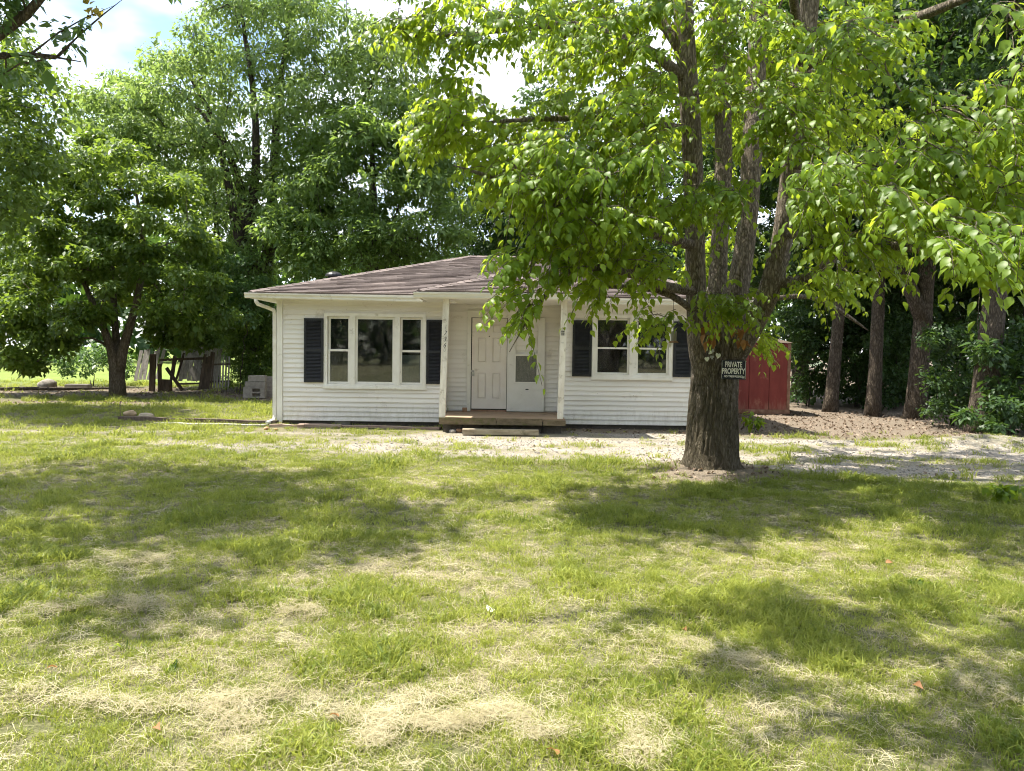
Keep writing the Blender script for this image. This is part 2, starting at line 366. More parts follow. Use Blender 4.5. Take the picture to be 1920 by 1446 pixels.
def shingle_material():
    m, n, l, out = nodes_of('asphalt_shingle')
    a = n.new('ShaderNodeAttribute'); a.attribute_name = 'tint'
    c = ramp(n, l, a.outputs['Fac'], [(0.0, (0.116, 0.094, 0.088)), (1.0, (0.224, 0.186, 0.175))]).outputs['Color']
    t = tex_noise(n, l, position(n, l), 0.9, 6, 0.65)
    r = ramp(n, l, t.outputs['Fac'], [(0.35, (0.72, 0.70, 0.70)), (0.65, (1.05, 1.02, 1.0))])
    c = mixc(n, l, 1.0, c, r.outputs['Color'], 'MULTIPLY')
    t2 = tex_noise(n, l, position(n, l), 60, 3, 0.7)
    c = mixc(n, l, 1.0, c, ramp(n, l, t2.outputs['Fac'], [(0.3, (0.75,)*3), (0.7, (1.15,)*3)]).outputs['Color'], 'MULTIPLY')
    b = n.new('ShaderNodeBsdfPrincipled'); l.new(c, b.inputs['Base Color']); b.inputs['Roughness'].default_value = 0.9
    b.inputs['Specular IOR Level'].default_value = 0.25
    l.new(bump(n, l, t2.outputs['Fac'], 0.3, 0.004), b.inputs['Normal'])
    l.new(b.outputs['BSDF'], out.inputs['Surface'])
    return m
M['shingle'] = shingle_material()

def ground_material():
    m, n, l, out = nodes_of('yard_ground')
    def attr(k):
        a = n.new('ShaderNodeAttribute'); a.attribute_name = k; return a.outputs['Fac']
    p = position(n, l)
    t1 = tex_noise(n, l, p, 1.1, 3, 0.6); t2 = tex_noise(n, l, p, 9.0, 4, 0.7); t3 = tex_noise(n, l, p, 55.0, 3, 0.75)
    green = ramp(n, l, t2.outputs['Fac'], [(0.30, (0.034, 0.042, 0.014)), (0.52, (0.078, 0.090, 0.030)), (0.80, (0.19, 0.17, 0.09))]).outputs['Color']  # turf base darkened to paint in shade between the blades
    green = mixc(n, l, 0.55, green, ramp(n, l, t3.outputs['Fac'], [(0.3, (0.045, 0.052, 0.018)), (0.7, (0.18, 0.165, 0.085))]).outputs['Color'])
    straw = ramp(n, l, t3.outputs['Fac'], [(0.30, (0.11, 0.088, 0.055)), (0.5, (0.27, 0.225, 0.15)), (0.72, (0.46, 0.40, 0.28))]).outputs['Color']
    far = ramp(n, l, t1.outputs['Fac'], [(0.3, (0.135, 0.185, 0.040)), (0.7, (0.190, 0.235, 0.060))]).outputs['Color']
    vo = n.new('ShaderNodeTexVoronoi'); vo.inputs['Scale'].default_value = 42.0; l.new(p, vo.inputs['Vector'])
    grav = ramp(n, l, vo.outputs['Color'], [(0.15, (0.15, 0.135, 0.118)), (0.5, (0.265, 0.24, 0.21)), (0.9, (0.39, 0.36, 0.325))]).outputs['Color']
    grav = mixc(n, l, ramp(n, l, t2.outputs['Fac'], [(0.42, (0, 0, 0)), (0.66, (0.75, 0.75, 0.75))]).outputs['Color'], grav, (0.33, 0.27, 0.205))
    soil = ramp(n, l, t3.outputs['Fac'], [(0.3, (0.085, 0.066, 0.050)), (0.55, (0.19, 0.152, 0.118)), (0.75, (0.35, 0.29, 0.23))]).outputs['Color']
    c = mixc(n, l, attr('straw'), green, straw)
    c = mixc(n, l, attr('far'), c, far)
    c = mixc(n, l, attr('soil'), c, soil)
    c = mixc(n, l, attr('gravel'), c, grav)
    b = n.new('ShaderNodeBsdfPrincipled'); l.new(c, b.inputs['Base Color']); b.inputs['Roughness'].default_value = 0.95
    b.inputs['Specular IOR Level'].default_value = 0.12
    ad = n.new('ShaderNodeMath'); ad.operation = 'ADD'; l.new(t3.outputs['Fac'], ad.inputs[0]); l.new(vo.outputs['Distance'], ad.inputs[1])
    l.new(bump(n, l, ad.outputs['Value'], 0.6, 0.02), b.inputs['Normal'])
    l.new(b.outputs['BSDF'], out.inputs['Surface'])
    return m
M['ground'] = ground_material()

# ------------------------------------------------------------------ ground
def seg_dist(x, y, pts):
    d = np.full(np.shape(x), 1e9)
    for a, b in zip(pts[:-1], pts[1:]):
        ax, ay, bx, by = a[0], a[1], b[0], b[1]
        t = np.clip(((x-ax)*(bx-ax) + (y-ay)*(by-ay)) / ((bx-ax)**2 + (by-ay)**2 + 1e-9), 0, 1)
        d = np.minimum(d, np.hypot(x-ax-t*(bx-ax), y-ay-t*(by-ay)))
    return d

LOW_X = [-30, -9, -5, -3.0, -1.5, 0.0, 1.5, 2.9, 4.2, 6.5, 9, 14]
LOW_Y = [13.6, 13.1, 12.9, 12.5, 12.1, 11.9, 11.6, 11.5, 11.1, 10.0, 9.2, 8.4]
UP_X = [-30, -9, -5, -3.2, -1.8, 0.0, 4.0, 7.0, 14]
UP_Y = [14.3, 13.9, 14.0, 14.6, 15.7, 16.4, 16.2, 15.2, 15.0]
TREE = np.array([2.86, 10.9])
WHEEL = [G(-200, 960)[:2], G(60, 926)[:2], G(240, 903)[:2], G(430, 884)[:2], G(680, 878)[:2], G(850, 880)[:2]]

def masks(x, y):
    x = np.asarray(x, float); y = np.asarray(y, float)
    wob = (fbm(x*0.9, y*0.9, 0, 3)-0.5)*1.1 + (fbm(x*4, y*4, 0, 5)-0.5)*0.7
    lo, up = np.interp(x, LOW_X, LOW_Y), np.interp(x, UP_X, UP_Y)
    g = smooth(-0.28, 0.22, y-lo+wob*0.75)*smooth(-0.3, 0.3, up-y+wob*0.9)
    patch = smooth(0.58, 0.40, fbm(x*0.8+3, y*1.6, 0, 11))
    fade = np.interp(x, [-9, -4, -1.5, 0.5, 20], [0.82, 0.84, 0.92, 1.0, 1.0])
    g = g*fade*(0.55+0.45*patch)
    g = np.maximum(g, 0.6*smooth(0.32, 0.06, np.abs(y-15.35-0.03*x+wob*0.4))*smooth(-2.0, -3.5, x)*smooth(0.35, 0.6, fbm(x*0.7, y, 0, 31)))
    track = smooth(0.42, 0.08, seg_dist(x, y, WHEEL)+wob*0.22)*smooth(0.30, 0.55, fbm(x*1.3, y*1.3, 0, 37))
    tr = np.hypot(x-TREE[0], y-TREE[1])
    soil = smooth(1.25, 0.55, tr+wob*0.6)*0.9
    right = smooth(3.2, 5.0, x+wob)*smooth(15.2, 16.6, y+wob*0.8)
    soil = np.maximum(soil, right*0.95)
    house = smooth(15.6, 16.5, y+wob*0.3)*smooth(0.4, 1.6, x)*smooth(6.5, 5.5, x)
    soil = np.maximum(soil, house*0.9)
    left = smooth(-5.8, -7.5, x)*smooth(24.3, 25.6, y+wob)*smooth(33.5, 30.5, y+wob)*smooth(-21, -17.5, x)
    soil = np.maximum(soil, left*0.9)
    soil = np.maximum(soil, smooth(-8.0, -10.5, x+wob)*smooth(0.7, 0.2, np.abs(y-22.6+wob*0.5)))  # band across the left side lawn, drawn in the soil colour
    bare = smooth(0.60, 0.76, fbm(x*1.1+9, y*1.1, 0, 23))*0.55
    straw = np.clip(0.14 + 1.3*(fbm(x*1.0, y*1.0, 0, 41)-0.42) + 0.7*(fbm(x*4.0, y*4.0, 0, 47)-0.5), 0, 1)
    straw = np.maximum(straw, bare)
    straw = np.maximum(straw, track)
    green_near = smooth(1.9, 0.3, np.abs(y-(lo-0.75)))*0.7
    straw = straw*(1-green_near)
    back = smooth(17.5, 22, y)*smooth(-5.0, -6.0, x)
    straw = straw*(1-0.65*back)
    return dict(gravel=np.clip(g*(1-right), 0, 1), soil=np.clip(soil, 0, 1), straw=np.clip(straw, 0, 1), track=track, far=smooth(30, 38, y)*smooth(-6, -9, x))

def height(x, y):
    h = (fbm(x*0.35, y*0.35, 0, 51)-0.5)*0.10 + (fbm(x*1.8, y*1.8, 0, 57)-0.5)*0.05
    flat = smooth(1.2, 0.2, np.maximum(np.maximum(-5.6-x, x-5.3), np.maximum(15.2-y, y-26.5)))
    h = h*(1-flat)
    h = h + 0.20*np.exp(-(((x-9.2)/1.6)**2 + ((y-14.5)/0.7)**2))*(0.7+0.6*fbm(x*2.5, y*2.5, 0, 61))   # spoil heap
    h = h + 0.10*np.exp(-((np.hypot(x-TREE[0], y-TREE[1]))/0.9)**2)
    far = smooth(30, 90, np.hypot(x, y)); h = h*(1-far) + far*0.0
    return h

def axis(fine0, fine1, step, far0, far1):
    a = list(np.arange(fine0, fine1+1e-6, step)); s = step
    lo = []; p = fine0
    while p > far0: s *= 1.25; p -= s; lo.append(p)
    hi = []; p = fine1; s = step
    while p < far1: s *= 1.25; p += s; hi.append(p)
    return np.array(lo[::-1] + a + hi)
gx, gy = axis(-12, 12, 0.09, -900, 900), axis(1.5, 20, 0.09, -300, 1500)
X, Y = np.meshgrid(gx, gy, indexing='ij')
V = np.stack([X, Y, height(X, Y)], -1).reshape(-1, 3)
nx, ny = len(gx), len(gy)
ii, jj = np.meshgrid(np.arange(nx-1), np.arange(ny-1), indexing='ij'); k = (ii*ny+jj).ravel()
gm = make_mesh('ground', V, np.stack([k, k+ny, k+ny+1, k+1], -1))
mk = masks(V[:, 0], V[:, 1])
for key in ('gravel', 'soil', 'straw', 'far'):
    a = gm.attributes.new(key, 'FLOAT', 'POINT'); a.data.foreach_set('value', (mk[key]*(0.7 if key == 'straw' else 1.0)).astype(np.float32))
ground = tag(obj('ground', gm, M['ground'], smooth=True), 'yard of mown grass, straw and a pale gravel drive', kind='structure')

# ------------------------------------------------------------------ house
WALL_Y, REC_Y, POR_Y = 17.0, 17.52, 15.72
def XZ(px, py, d): p = P(px, py, d); return p[0], p[2]
X0, X1 = P(522, 670, WALL_Y)[0], P(1376, 670, WALL_Y)[0]
RX0, RX1 = -1.50, 1.10               # recessed porch between these
Z0, Z1 = 0.10, 2.76                  # siding
HB = 25.0                            # back wall
house = thing('house', 'single-storey house with white horizontal siding, black shutters and brown hip roof', 'house', ((X0+X1)/2, 21, 0))

LW = (P(608, 650, WALL_Y)[0], P(799, 650, WALL_Y)[0], P(700, 727, WALL_Y)[2], P(700, 588, WALL_Y)[2])      # left window casing
RW = (P(1110, 650, WALL_Y)[0], P(1261, 650, WALL_Y)[0], P(1180, 710, WALL_Y)[2], P(1180, 590, WALL_Y)[2])
DOOR = (P(884, 680, REC_Y)[0], P(950, 680, REC_Y)[0], 0.36, P(915, 597, REC_Y)[2])

wb = MB()
def wall_with_hole(mb, xa, xb, y0, y1, za, zb, hole):
    hx0, hx1, hz0, hz1 = hole
    mb.box(xa, hx0, y0, y1, za, zb); mb.box(hx1, xb, y0, y1, za, zb)
    mb.box(hx0, hx1, y0, y1, za, hz0); mb.box(hx0, hx1, y0, y1, hz1, zb)
ins = 0.06
wall_with_hole(wb, X0, RX0, WALL_Y, WALL_Y+0.12, 0.12, Z1, (LW[0]+ins, LW[1]-ins, LW[2]+ins, LW[3]-ins))
wall_with_hole(wb, RX1, X1, WALL_Y, WALL_Y+0.12, 0.12, Z1, (RW[0]+ins, RW[1]-ins, RW[2]+ins, RW[3]-ins))
wb.box(RX0-0.12, RX0-0.002, WALL_Y+0.122, REC_Y+0.12, 0.12, Z1)
wb.box(RX1+0.002, RX1+0.12, WALL_Y+0.122, REC_Y+0.12, 0.12, Z1)
wb.box(RX0, RX1, REC_Y, REC_Y+0.118, 0.12, Z1)
wb.box(X0, X0+0.12, WALL_Y+0.122, HB, 0.12, Z1); wb.box(X1-0.12, X1, WALL_Y+0.122, HB, 0.12, Z1); wb.box(X0, X1, HB+0.002, HB+0.12, 0.12, Z1)
wall = wb.build('wall', M['siding'], house)
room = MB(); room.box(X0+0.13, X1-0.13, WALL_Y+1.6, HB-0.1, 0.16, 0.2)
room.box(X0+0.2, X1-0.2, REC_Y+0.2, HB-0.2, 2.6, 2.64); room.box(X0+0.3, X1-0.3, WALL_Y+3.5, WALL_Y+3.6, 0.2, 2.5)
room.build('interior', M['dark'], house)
MB().box(X0+0.06, X1-0.06, WALL_Y+0.06, HB-0.05, -0.2, 0.118).build('foundation', M['foundation'], house)
vb = MB().box(P(627, 790, WALL_Y)[0], P(656, 790, WALL_Y)[0], WALL_Y+0.02, WALL_Y+0.058, 0.0, 0.10); vb.build('foundation_vent', M['concrete'], house)

# siding boards: every course is a board of its own, cut at the openings
EXP = 0.1062
unit = MB()
prof = [(-0.003, EXP+0.004), (-0.009, EXP*0.66), (-0.022, 0.020), (-0.026, 0.004), (-0.023, 0.0), (0.0, 0.0), (0.0, EXP+0.004)]
pv = [(x, y, z) for x in (0.0, 1.0) for (y, z) in prof]; npf = len(prof)
unit.add(pv, [(i, i+npf, (i+1) % npf+npf, (i+1) % npf) for i in range(npf)])
unit_me = unit.mesh('siding_board'); unit_me.materials.append(M['siding'])
def boards(xa, xb, y, holes, z_from=Z0, z_to=Z1, axis_y=None):
    z = z_from
    while z < z_to-0.02:
        segs = [(xa, xb)]
        for hx0, hx1, hz0, hz1 in holes:
            if z+EXP > hz0+0.01 and z < hz1-0.01:
                ns = []
                for s0, s1 in segs:
                    if hx1 <= s0 or hx0 >= s1: ns.append((s0, s1)); continue
                    if hx0-s0 > 0.01: ns.append((s0, hx0))
                    if s1-hx1 > 0.01: ns.append((hx1, s1))
                segs = ns
        cut = []
        for s0, s1 in segs:
            if s1-s0 > 2.4:
                q = s0+(s1-s0)*rng.uniform(0.2, 0.8); cut += [(s0, q-0.0015), (q+0.0015, s1)]
            else: cut.append((s0, s1))
        for s0, s1 in cut:
            o = obj('siding_board', unit_me, None, wall); o.matrix_parent_inverse = Matrix()
            if axis_y is None:
                o.location = (s0-wall_at.x, y-wall_at.y, z-wall_at.z); o.scale = (s1-s0, 1, 1)
                o.rotation_euler = (0, float(rng.normal(0, 0.0004)), 0)
            else:
                o.rotation_euler = (0, 0, axis_y[1]); o.location = (axis_y[0]-wall_at.x, s0-wall_at.y, z-wall_at.z); o.scale = (s1-s0, 1, 1)
        z += EXP
wall_at = Vector((0, 0, 0))
grow = lambda r, e: (r[0]-e, r[1]+e, r[2]-e, r[3]+e)
DTRIM = (P(876, 680, REC_Y)[0], P(968, 680, REC_Y)[0], 0.0, P(915, 583, REC_Y)[2])
boards(X0+0.10, RX0-0.02, WALL_Y-0.001, [LW])
boards(RX1+0.02, X1-0.09, WALL_Y-0.001, [RW])
boards(RX0+0.01, RX1-0.01, REC_Y-0.001, [DTRIM], z_from=0.34)
boards(WALL_Y+0.02, REC_Y-0.02, 0, [], axis_y=(RX0+0.001, math.pi/2), z_from=0.34)
# corner posts and soffit
for nm, xa, xb in (('corner_trim', X0-0.03, X0+0.098), ('corner_trim', X1-0.088, X1+0.03)):
    MB().box(xa, xb, WALL_Y-0.036, WALL_Y-0.0015, Z0-0.03, Z1).build(nm, M['trim'], house)
for xa, xb in ((RX0-0.02, RX0+0.006), (RX1-0.006, RX1+0.02)):
    MB().box(xa, xb, WALL_Y-0.026, WALL_Y+0.02, 0.34, Z1).build('corner_trim', M['trim'], house)

EV = 0.44                                           # eave overhang
EY, EX0, EX1 = WALL_Y-EV, X0-0.47, X1+0.47
EB = HB+EV
EZ = 2.885                                          # roof edge height
SL = 0.305                                          # roof slope
half = (EB-EY)/2; RZ = EZ+half*SL; RY = EY+half
RXa, RXb = EX0+half, EX1-half
PX0, PX1, PY = -1.90, 1.52, 15.58                   # porch roof eave
ph = (PX1-PX0)/2; PCX = (PX0+PX1)/2; PZ = EZ+ph*SL
roof_b = MB()
t_ = 0.03
A, B, C, D = (EX0, EY, EZ-t_), (EX1, EY, EZ-t_), (EX1, EB, EZ-t_), (EX0, EB, EZ-t_)
R0, R1 = (RXa, RY, RZ-t_), (RXb, RY, RZ-t_)
roof_b.add([A, B, C, D, R0, R1], [(0, 1, 5, 4), (2, 3, 4, 5), (0, 3, 2, 1)], [(1, 2, 5), (3, 0, 4)])
a, b = (PX0, PY, EZ-t_), (PX1, PY, EZ-t_); yb = EY+ph*2.2
roof_b.add([a, b, (PX1, yb, EZ-t_), (PX0, yb, EZ-t_), (PCX, PY+ph, PZ-t_), (PCX, EY+ph+0.4, PZ-t_)], [(1, 2, 5, 4), (3, 0, 4, 5)], [(0, 1, 4)])
roof = roof_b.build('roof', M['shingle'], house)

def course(corner_l, corner_r, ridge_l, ridge_r, z_edge, s0, s1, total, nrm_y=True, xlimit=None):
    """one course of shingle tabs between slope fractions; returns a mesh"""
    cl, cr_, rl, rr = map(np.array, (corner_l, corner_r, ridge_l, ridge_r))
    lerp = lambda p, q, t: p+(q-p)*t
    f0, f1 = s0/total, min(1.0, s1/total)
    L0, R0_, L1, R1_ = lerp(cl, rl, f0), lerp(cr_, rr, f0), lerp(cl, rl, f1), lerp(cr_, rr, f1)
    nrm = np.cross(cr_-cl, rl-cl); nrm /= np.linalg.norm(nrm)
    if nrm[2] < 0: nrm = -nrm
    wid = np.linalg.norm(R0_-L0)
    if wid < 0.05: return None
    n = max(1, int(round(wid/0.305))); off = rng.random()*0.9/n
    us = np.concatenate([[0], np.clip((np.arange(1, n)+off)/n, 0, 1), [1]])
    mb = MB(); tint = []; base_t = rng.normal(0.5, 0.07)
    g = min(0.006/wid, 0.01)
    for k in range(len(us)-1):
        ua, ub = us[k]+(g if k else 0), us[k+1]
        lift = 0.019+rng.random()*0.008
        p = [lerp(L0, R0_, ua), lerp(L0, R0_, ub), lerp(L1, R1_, ub), lerp(L1, R1_, ua)]
        top = [p[0]+nrm*lift, p[1]+nrm*lift, p[2]+nrm*0.004, p[3]+nrm*0.004]
        bot = [p[0]-nrm*0.004, p[1]-nrm*0.004, p[2]-nrm*0.004, p[3]-nrm*0.004]
        mb.add(top+bot, [(0, 1, 2, 3), (0, 4, 5, 1), (1, 5, 6, 2), (3, 7, 4, 0)])
        tint += [float(np.clip(base_t+rng.normal(0, 0.12), 0, 1))]*4
    me = mb.mesh('shingle_course')
    at = me.attributes.new('tint', 'FLOAT', 'FACE'); at.data.foreach_set('value', np.array(tint, np.float32))
    return me
def shingle_plane(cl, cr_, rl, rr, exposure=0.135):
    total = np.linalg.norm((np.array(rl)+np.array(rr))/2-(np.array(cl)+np.array(cr_))/2)
    s = -0.03
    while s < total-0.02:
        me = course(cl, cr_, rl, rr, 0, s, s+exposure+0.004, total)
        if me is not None: obj('shingle_course', me, M['shingle'], roof)
        s += exposure
v3 = lambda *a: np.array(a, float)
shingle_plane(v3(EX0, EY, EZ), v3(EX1, EY, EZ), v3(RXa, RY, RZ), v3(RXb, RY, RZ))
shingle_plane(v3(EX0, EB, EZ), v3(EX0, EY, EZ), v3(RXa, RY, RZ), v3(RXa, RY, RZ), 0.27)
shingle_plane(v3(EX1, EY, EZ), v3(EX1, EB, EZ), v3(RXb, RY, RZ), v3(RXb, RY, RZ), 0.27)
shingle_plane(v3(PX0, PY, EZ), v3(PX1, PY, EZ), v3(PCX, PY+ph, PZ), v3(PCX, PY+ph, PZ))
shingle_plane(v3(PX0, EY+0.9, EZ), v3(PX0, PY, EZ), v3(PCX, EY+ph+0.35, PZ), v3(PCX, PY+ph, PZ))
shingle_plane(v3(PX1, PY, EZ), v3(PX1, EY+0.9, EZ), v3(PCX, PY+ph, PZ), v3(PCX, EY+ph+0.35, PZ))
capm = MB(); capm.add([(-0.13, 0, -0.035), (0, 0, 0.012), (0.13, 0, -0.035), (-0.13, 0.30, -0.045), (0, 0.30, 0.0), (0.13, 0.30, -0.045)], [(0, 1, 4, 3), (1, 2, 5, 4)])
capm.add([(-0.13, 0, -0.052), (0, 0, -0.004), (0.13, 0, -0.052), (-0.13, 0, -0.035), (0, 0, 0.012), (0.13, 0, -0.035)], [(0, 1, 4, 3), (1, 2, 5, 4)])
cap_me = []
for q in range(5):
    me = capm.mesh('hip_cap'); at = me.attributes.new('tint', 'FLOAT', 'FACE')
    at.data.foreach_set('value', np.full(len(me.polygons), 0.25+0.16*q, np.float32)); me.materials.append(M['shingle']); cap_me.append(me)
def caps(p, q):
    p, q = Vector(p), Vector(q); L = (q-p).length; d = (q-p)/L
    xa = d.cross(Vector((0, 0, 1))).normalized(); za = xa.cross(d)
    Rm = Matrix((xa, d, za)).transposed().to_4x4()
    for s in np.arange(0.0, L-0.1, 0.2):
        o = obj('hip_cap', cap_me[int(rng.integers(5))], None, roof); o.matrix_parent_inverse = Matrix()
        o.matrix_local = Matrix.Translation(p+d*s+za*0.024) @ Rm
# (roof sits at the house origin through the parent chain, so local = world here)
for p, q in (((EX0, EY, EZ), (RXa, RY, RZ)), ((EX1, EY, EZ), (RXb, RY, RZ)), ((RXa, RY, RZ), (RXb, RY, RZ)), ((PX0, PY, EZ), (PCX, PY+ph, PZ)), ((PX1, PY, EZ), (PCX, PY+ph, PZ)), ((PCX, PY+ph, PZ), (PCX, EY+ph+0.1, PZ))):
    caps(p, q)
for q in (0,):
    vx, vy = P(626, 521, RY+1.2)[0], RY+1.2
    vz = EZ+(EB-vy)*SL-0.16
    vt = MB(); ang = np.linspace(0, np.pi/2, 6)
    vt.tube([(vx, vy, vz-0.1), (vx, vy, vz+0.06)], [0.17, 0.17], 14)
    vt.tube([(vx, vy, vz+0.06+0.14*math.sin(t)) for t in ang], [0.24*math.cos(t)+0.005 for t in ang], 14)
    vt.build('roof_vent', M['blackmetal'], roof)

# soffit, fascia, gutters
sf = MB(); sf.box(EX0+0.02, EX1-0.02, EY+0.02, WALL_Y+0.3, Z1-0.004, Z1+0.012)
sf.box(EX0+0.02, X0+0.1, WALL_Y+0.302, HB, Z1-0.004, Z1+0.012)
sf.box(PX0+0.03, PX1-0.03, PY+0.03, REC_Y+0.1, Z1-0.020, Z1-0.008)
sf.build('soffit', M['trim'], house)
def gutter(p, q, name='gutter', inset=0.0):
    p, q = v3(*p), v3(*q); d = (q-p)/np.linalg.norm(q-p); o_ = np.cross(d, [0, 0, 1])
    prof = [(a_, b_*0.84) for a_, b_ in [(0.0, -0.135), (0.055, -0.135), (0.075, -0.115), (0.078, -0.07), (0.105, -0.03), (0.105, 0.0), (0.098, 0.0), (0.098, -0.028), (0.071, -0.068), (0.068, -0.112), (0.052, -0.128), (0.0, -0.128)]]
    mb = MB(); k = len(prof)
    mb.add([p+o_*a+v3(0, 0, b) for a, b in prof]+[q+o_*a+v3(0, 0, b) for a, b in prof], [(i, (i+1) % k, (i+1) % k+k, i+k) for i in range(k)])
    mb.add([p+o_*a+v3(0, 0, b) for a, b in ((0, -0.113), (0.055, -0.113), (0.075, -0.097), (0.105, 0.0), (0, 0.0))], tris=[(0, 1, 2), (0, 2, 3), (0, 3, 4)])
    mb.add([q+o_*a+v3(0, 0, b) for a, b in ((0, -0.113), (0.055, -0.113), (0.075, -0.097), (0.105, 0.0), (0, 0.0))], tris=[(0, 2, 1), (0, 3, 2), (0, 4, 3)])
    return mb.build(name, M['gutter'], house)
gz = EZ-0.032
gutter((EX0-0.10, EY, gz+0.012), (PX0-0.02, EY, gz-0.03)); gutter((PX1+0.02, EY, gz-0.03), (EX1+0.1, EY, gz))
gutter((PX0-0.10, PY, gz), (PX1+0.10, PY, gz))
fa = MB(); fa.box(EX0, PX0+0.2, EY+0.004, EY+0.025, Z1-0.01, EZ-0.02); fa.box(PX1-0.2, EX1, EY+0.004, EY+0.025, Z1-0.01, EZ-0.02)
fa.box(EX0, EX0+0.02, EY+0.027, EB, Z1-0.01, EZ-0.02); fa.box(PX0, PX1, PY+0.004, PY+0.025, Z1-0.03, EZ-0.02)
fa.box(PX0, PX0+0.02, PY+0.027, EY+0.6, Z1-0.03, EZ-0.02); fa.box(PX1-0.02, PX1, PY+0.027, EY+0.6, Z1-0.03, EZ-0.02)
fa.build('fascia', M['trim'], house)
dsx = X0-0.075
pth = [(EX0+0.13, EY-0.03, gz-0.12), (EX0+0.13, EY-0.03, gz-0.17), (EX0+0.16, EY+0.01, gz-0.225), (dsx-0.10, WALL_Y-0.12, gz-0.29), (dsx-0.02, WALL_Y-0.03, gz-0.33), (dsx, WALL_Y-0.01, gz-0.40)]
ds = MB().tube(pth, [0.042]*6, 8); ds.box(dsx-0.04, dsx+0.04, WALL_Y-0.045, WALL_Y+0.03, 0.16, gz-0.38)
ds.tube([(dsx, WALL_Y-0.01, 0.2), (dsx-0.01, WALL_Y-0.05, 0.1), (dsx-0.12, WALL_Y-0.2, 0.05)], [0.045]*3, 8)
ds.build('downspout', M['gutter'], house)

# windows
def frame_rect(mb, x0, x1, z0, z1, y0, y1, w):
    mb.box(x0, x0+w, y0, y1, z0, z1); mb.box(x1-w, x1, y0, y1, z0, z1)
    mb.box(x0+w, x1-w, y0+0.001, y1-0.001, z0, z0+w); mb.box(x0+w, x1-w, y0+0.001, y1-0.001, z1-w, z1)
def pane(win, x0, x1, z0, z1, y, blind=None, bz=None):
    MB().box(x0, x1, y, y+0.004, z0, z1).build('pane', M['glass'], win)
    if blind: MB().box(x0-0.01, x1+0.01, y+0.03, y+0.034, z0-0.01, bz or z1).build('blind', M[blind], win)
Yf = WALL_Y
wx = lambda px: P(px, 655, Yf)[0]
wz = lambda px, py: P(px, py, Yf)[2]
wn_b = MB(); frame_rect(wn_b, LW[0], LW[1], LW[2], LW[3], Yf-0.040, Yf+0.11, 0.075)
for xa, xb in ((657, 665), (741, 749)):
    wn_b.box(wx(xa)-0.012, wx(xb)+0.012, Yf-0.036, Yf+0.10, LW[2]+0.075, LW[3]-0.075)
lwin = wn_b.build('window', M['trim'], house); lwin['label'] = 'wide three-part window'
MB().box(LW[0]-0.02, LW[1]+0.02, Yf-0.065, Yf-0.0405, LW[2]-0.03, LW[2]+0.03).build('sill', M['trim'], lwin)
za, zb = LW[2]+0.078, LW[3]-0.078
zm = (za+zb)/2
for k, (pa, pb) in enumerate(((614, 657), (749, 793))):
    xa, xb = wx(pa)+0.012, wx(pb)-0.012
    lo_ = MB(); frame_rect(lo_, xa, xb, za, zm+0.02, Yf+0.01, Yf+0.04, 0.045); lo_.build('sash', M['trim'], lwin)
    hi_ = MB(); frame_rect(hi_, xa, xb, zm-0.02, zb, Yf+0.043, Yf+0.073, 0.045); hi_.build('sash', M['trim'], lwin)
    pane(lwin, xa+0.045, xb-0.045, za+0.045, zm-0.025, Yf+0.022, 'blind_tan' if k == 0 else 'blind_grey', zm-0.03 if k == 0 else zm-0.09)
    pane(lwin, xa+0.045, xb-0.045, zm+0.025, zb-0.045, Yf+0.056)
cxa, cxb = wx(665)+0.012, wx(741)-0.012
ce = MB(); frame_rect(ce, cxa, cxb, za, zb, Yf+0.01, Yf+0.05, 0.05); ce.build('sash', M['trim'], lwin)
pane(lwin, cxa+0.05, cxb-0.05, za+0.05, zb-0.05, Yf+0.03)

wn_b = MB(); frame_rect(wn_b, RW[0], RW[1], RW[2], RW[3], Yf-0.040, Yf+0.11, 0.085)
wn_b.box(wx(1180), wx(1193), Yf-0.036, Yf+0.10, RW[2]+0.085, RW[3]-0.085)
rwin = wn_b.build('window', M['trim'], house); rwin['label'] = 'paired sash window behind the drooping leaves'
MB().box(RW[0]-0.02, RW[1]+0.02, Yf-0.065, Yf-0.0405, RW[2]-0.03, RW[2]+0.03).build('sill', M['trim'], rwin)
za, zb = RW[2]+0.088, RW[3]-0.088; zm = wz(1150, 653)
for pa, pb in ((0, 1), (1, 2)):
    xa = RW[0]+0.088 if pa == 0 else wx(1193)+0.003; xb = wx(1180)-0.003 if pa == 0 else RW[1]-0.088
    lo_ = MB(); frame_rect(lo_, xa, xb, za, zm+0.02, Yf+0.01, Yf+0.04, 0.04); lo_.build('sash', M['trim'], rwin)
    hi_ = MB(); frame_rect(hi_, xa, xb, zm-0.02, zb, Yf+0.043, Yf+0.073, 0.04); hi_.build('sash', M['trim'], rwin)
    pane(rwin, xa+0.04, xb-0.04, za+0.04, zm-0.025, Yf+0.022); pane(rwin, xa+0.04, xb-0.04, zm+0.025, zb-0.04, Yf+0.056)

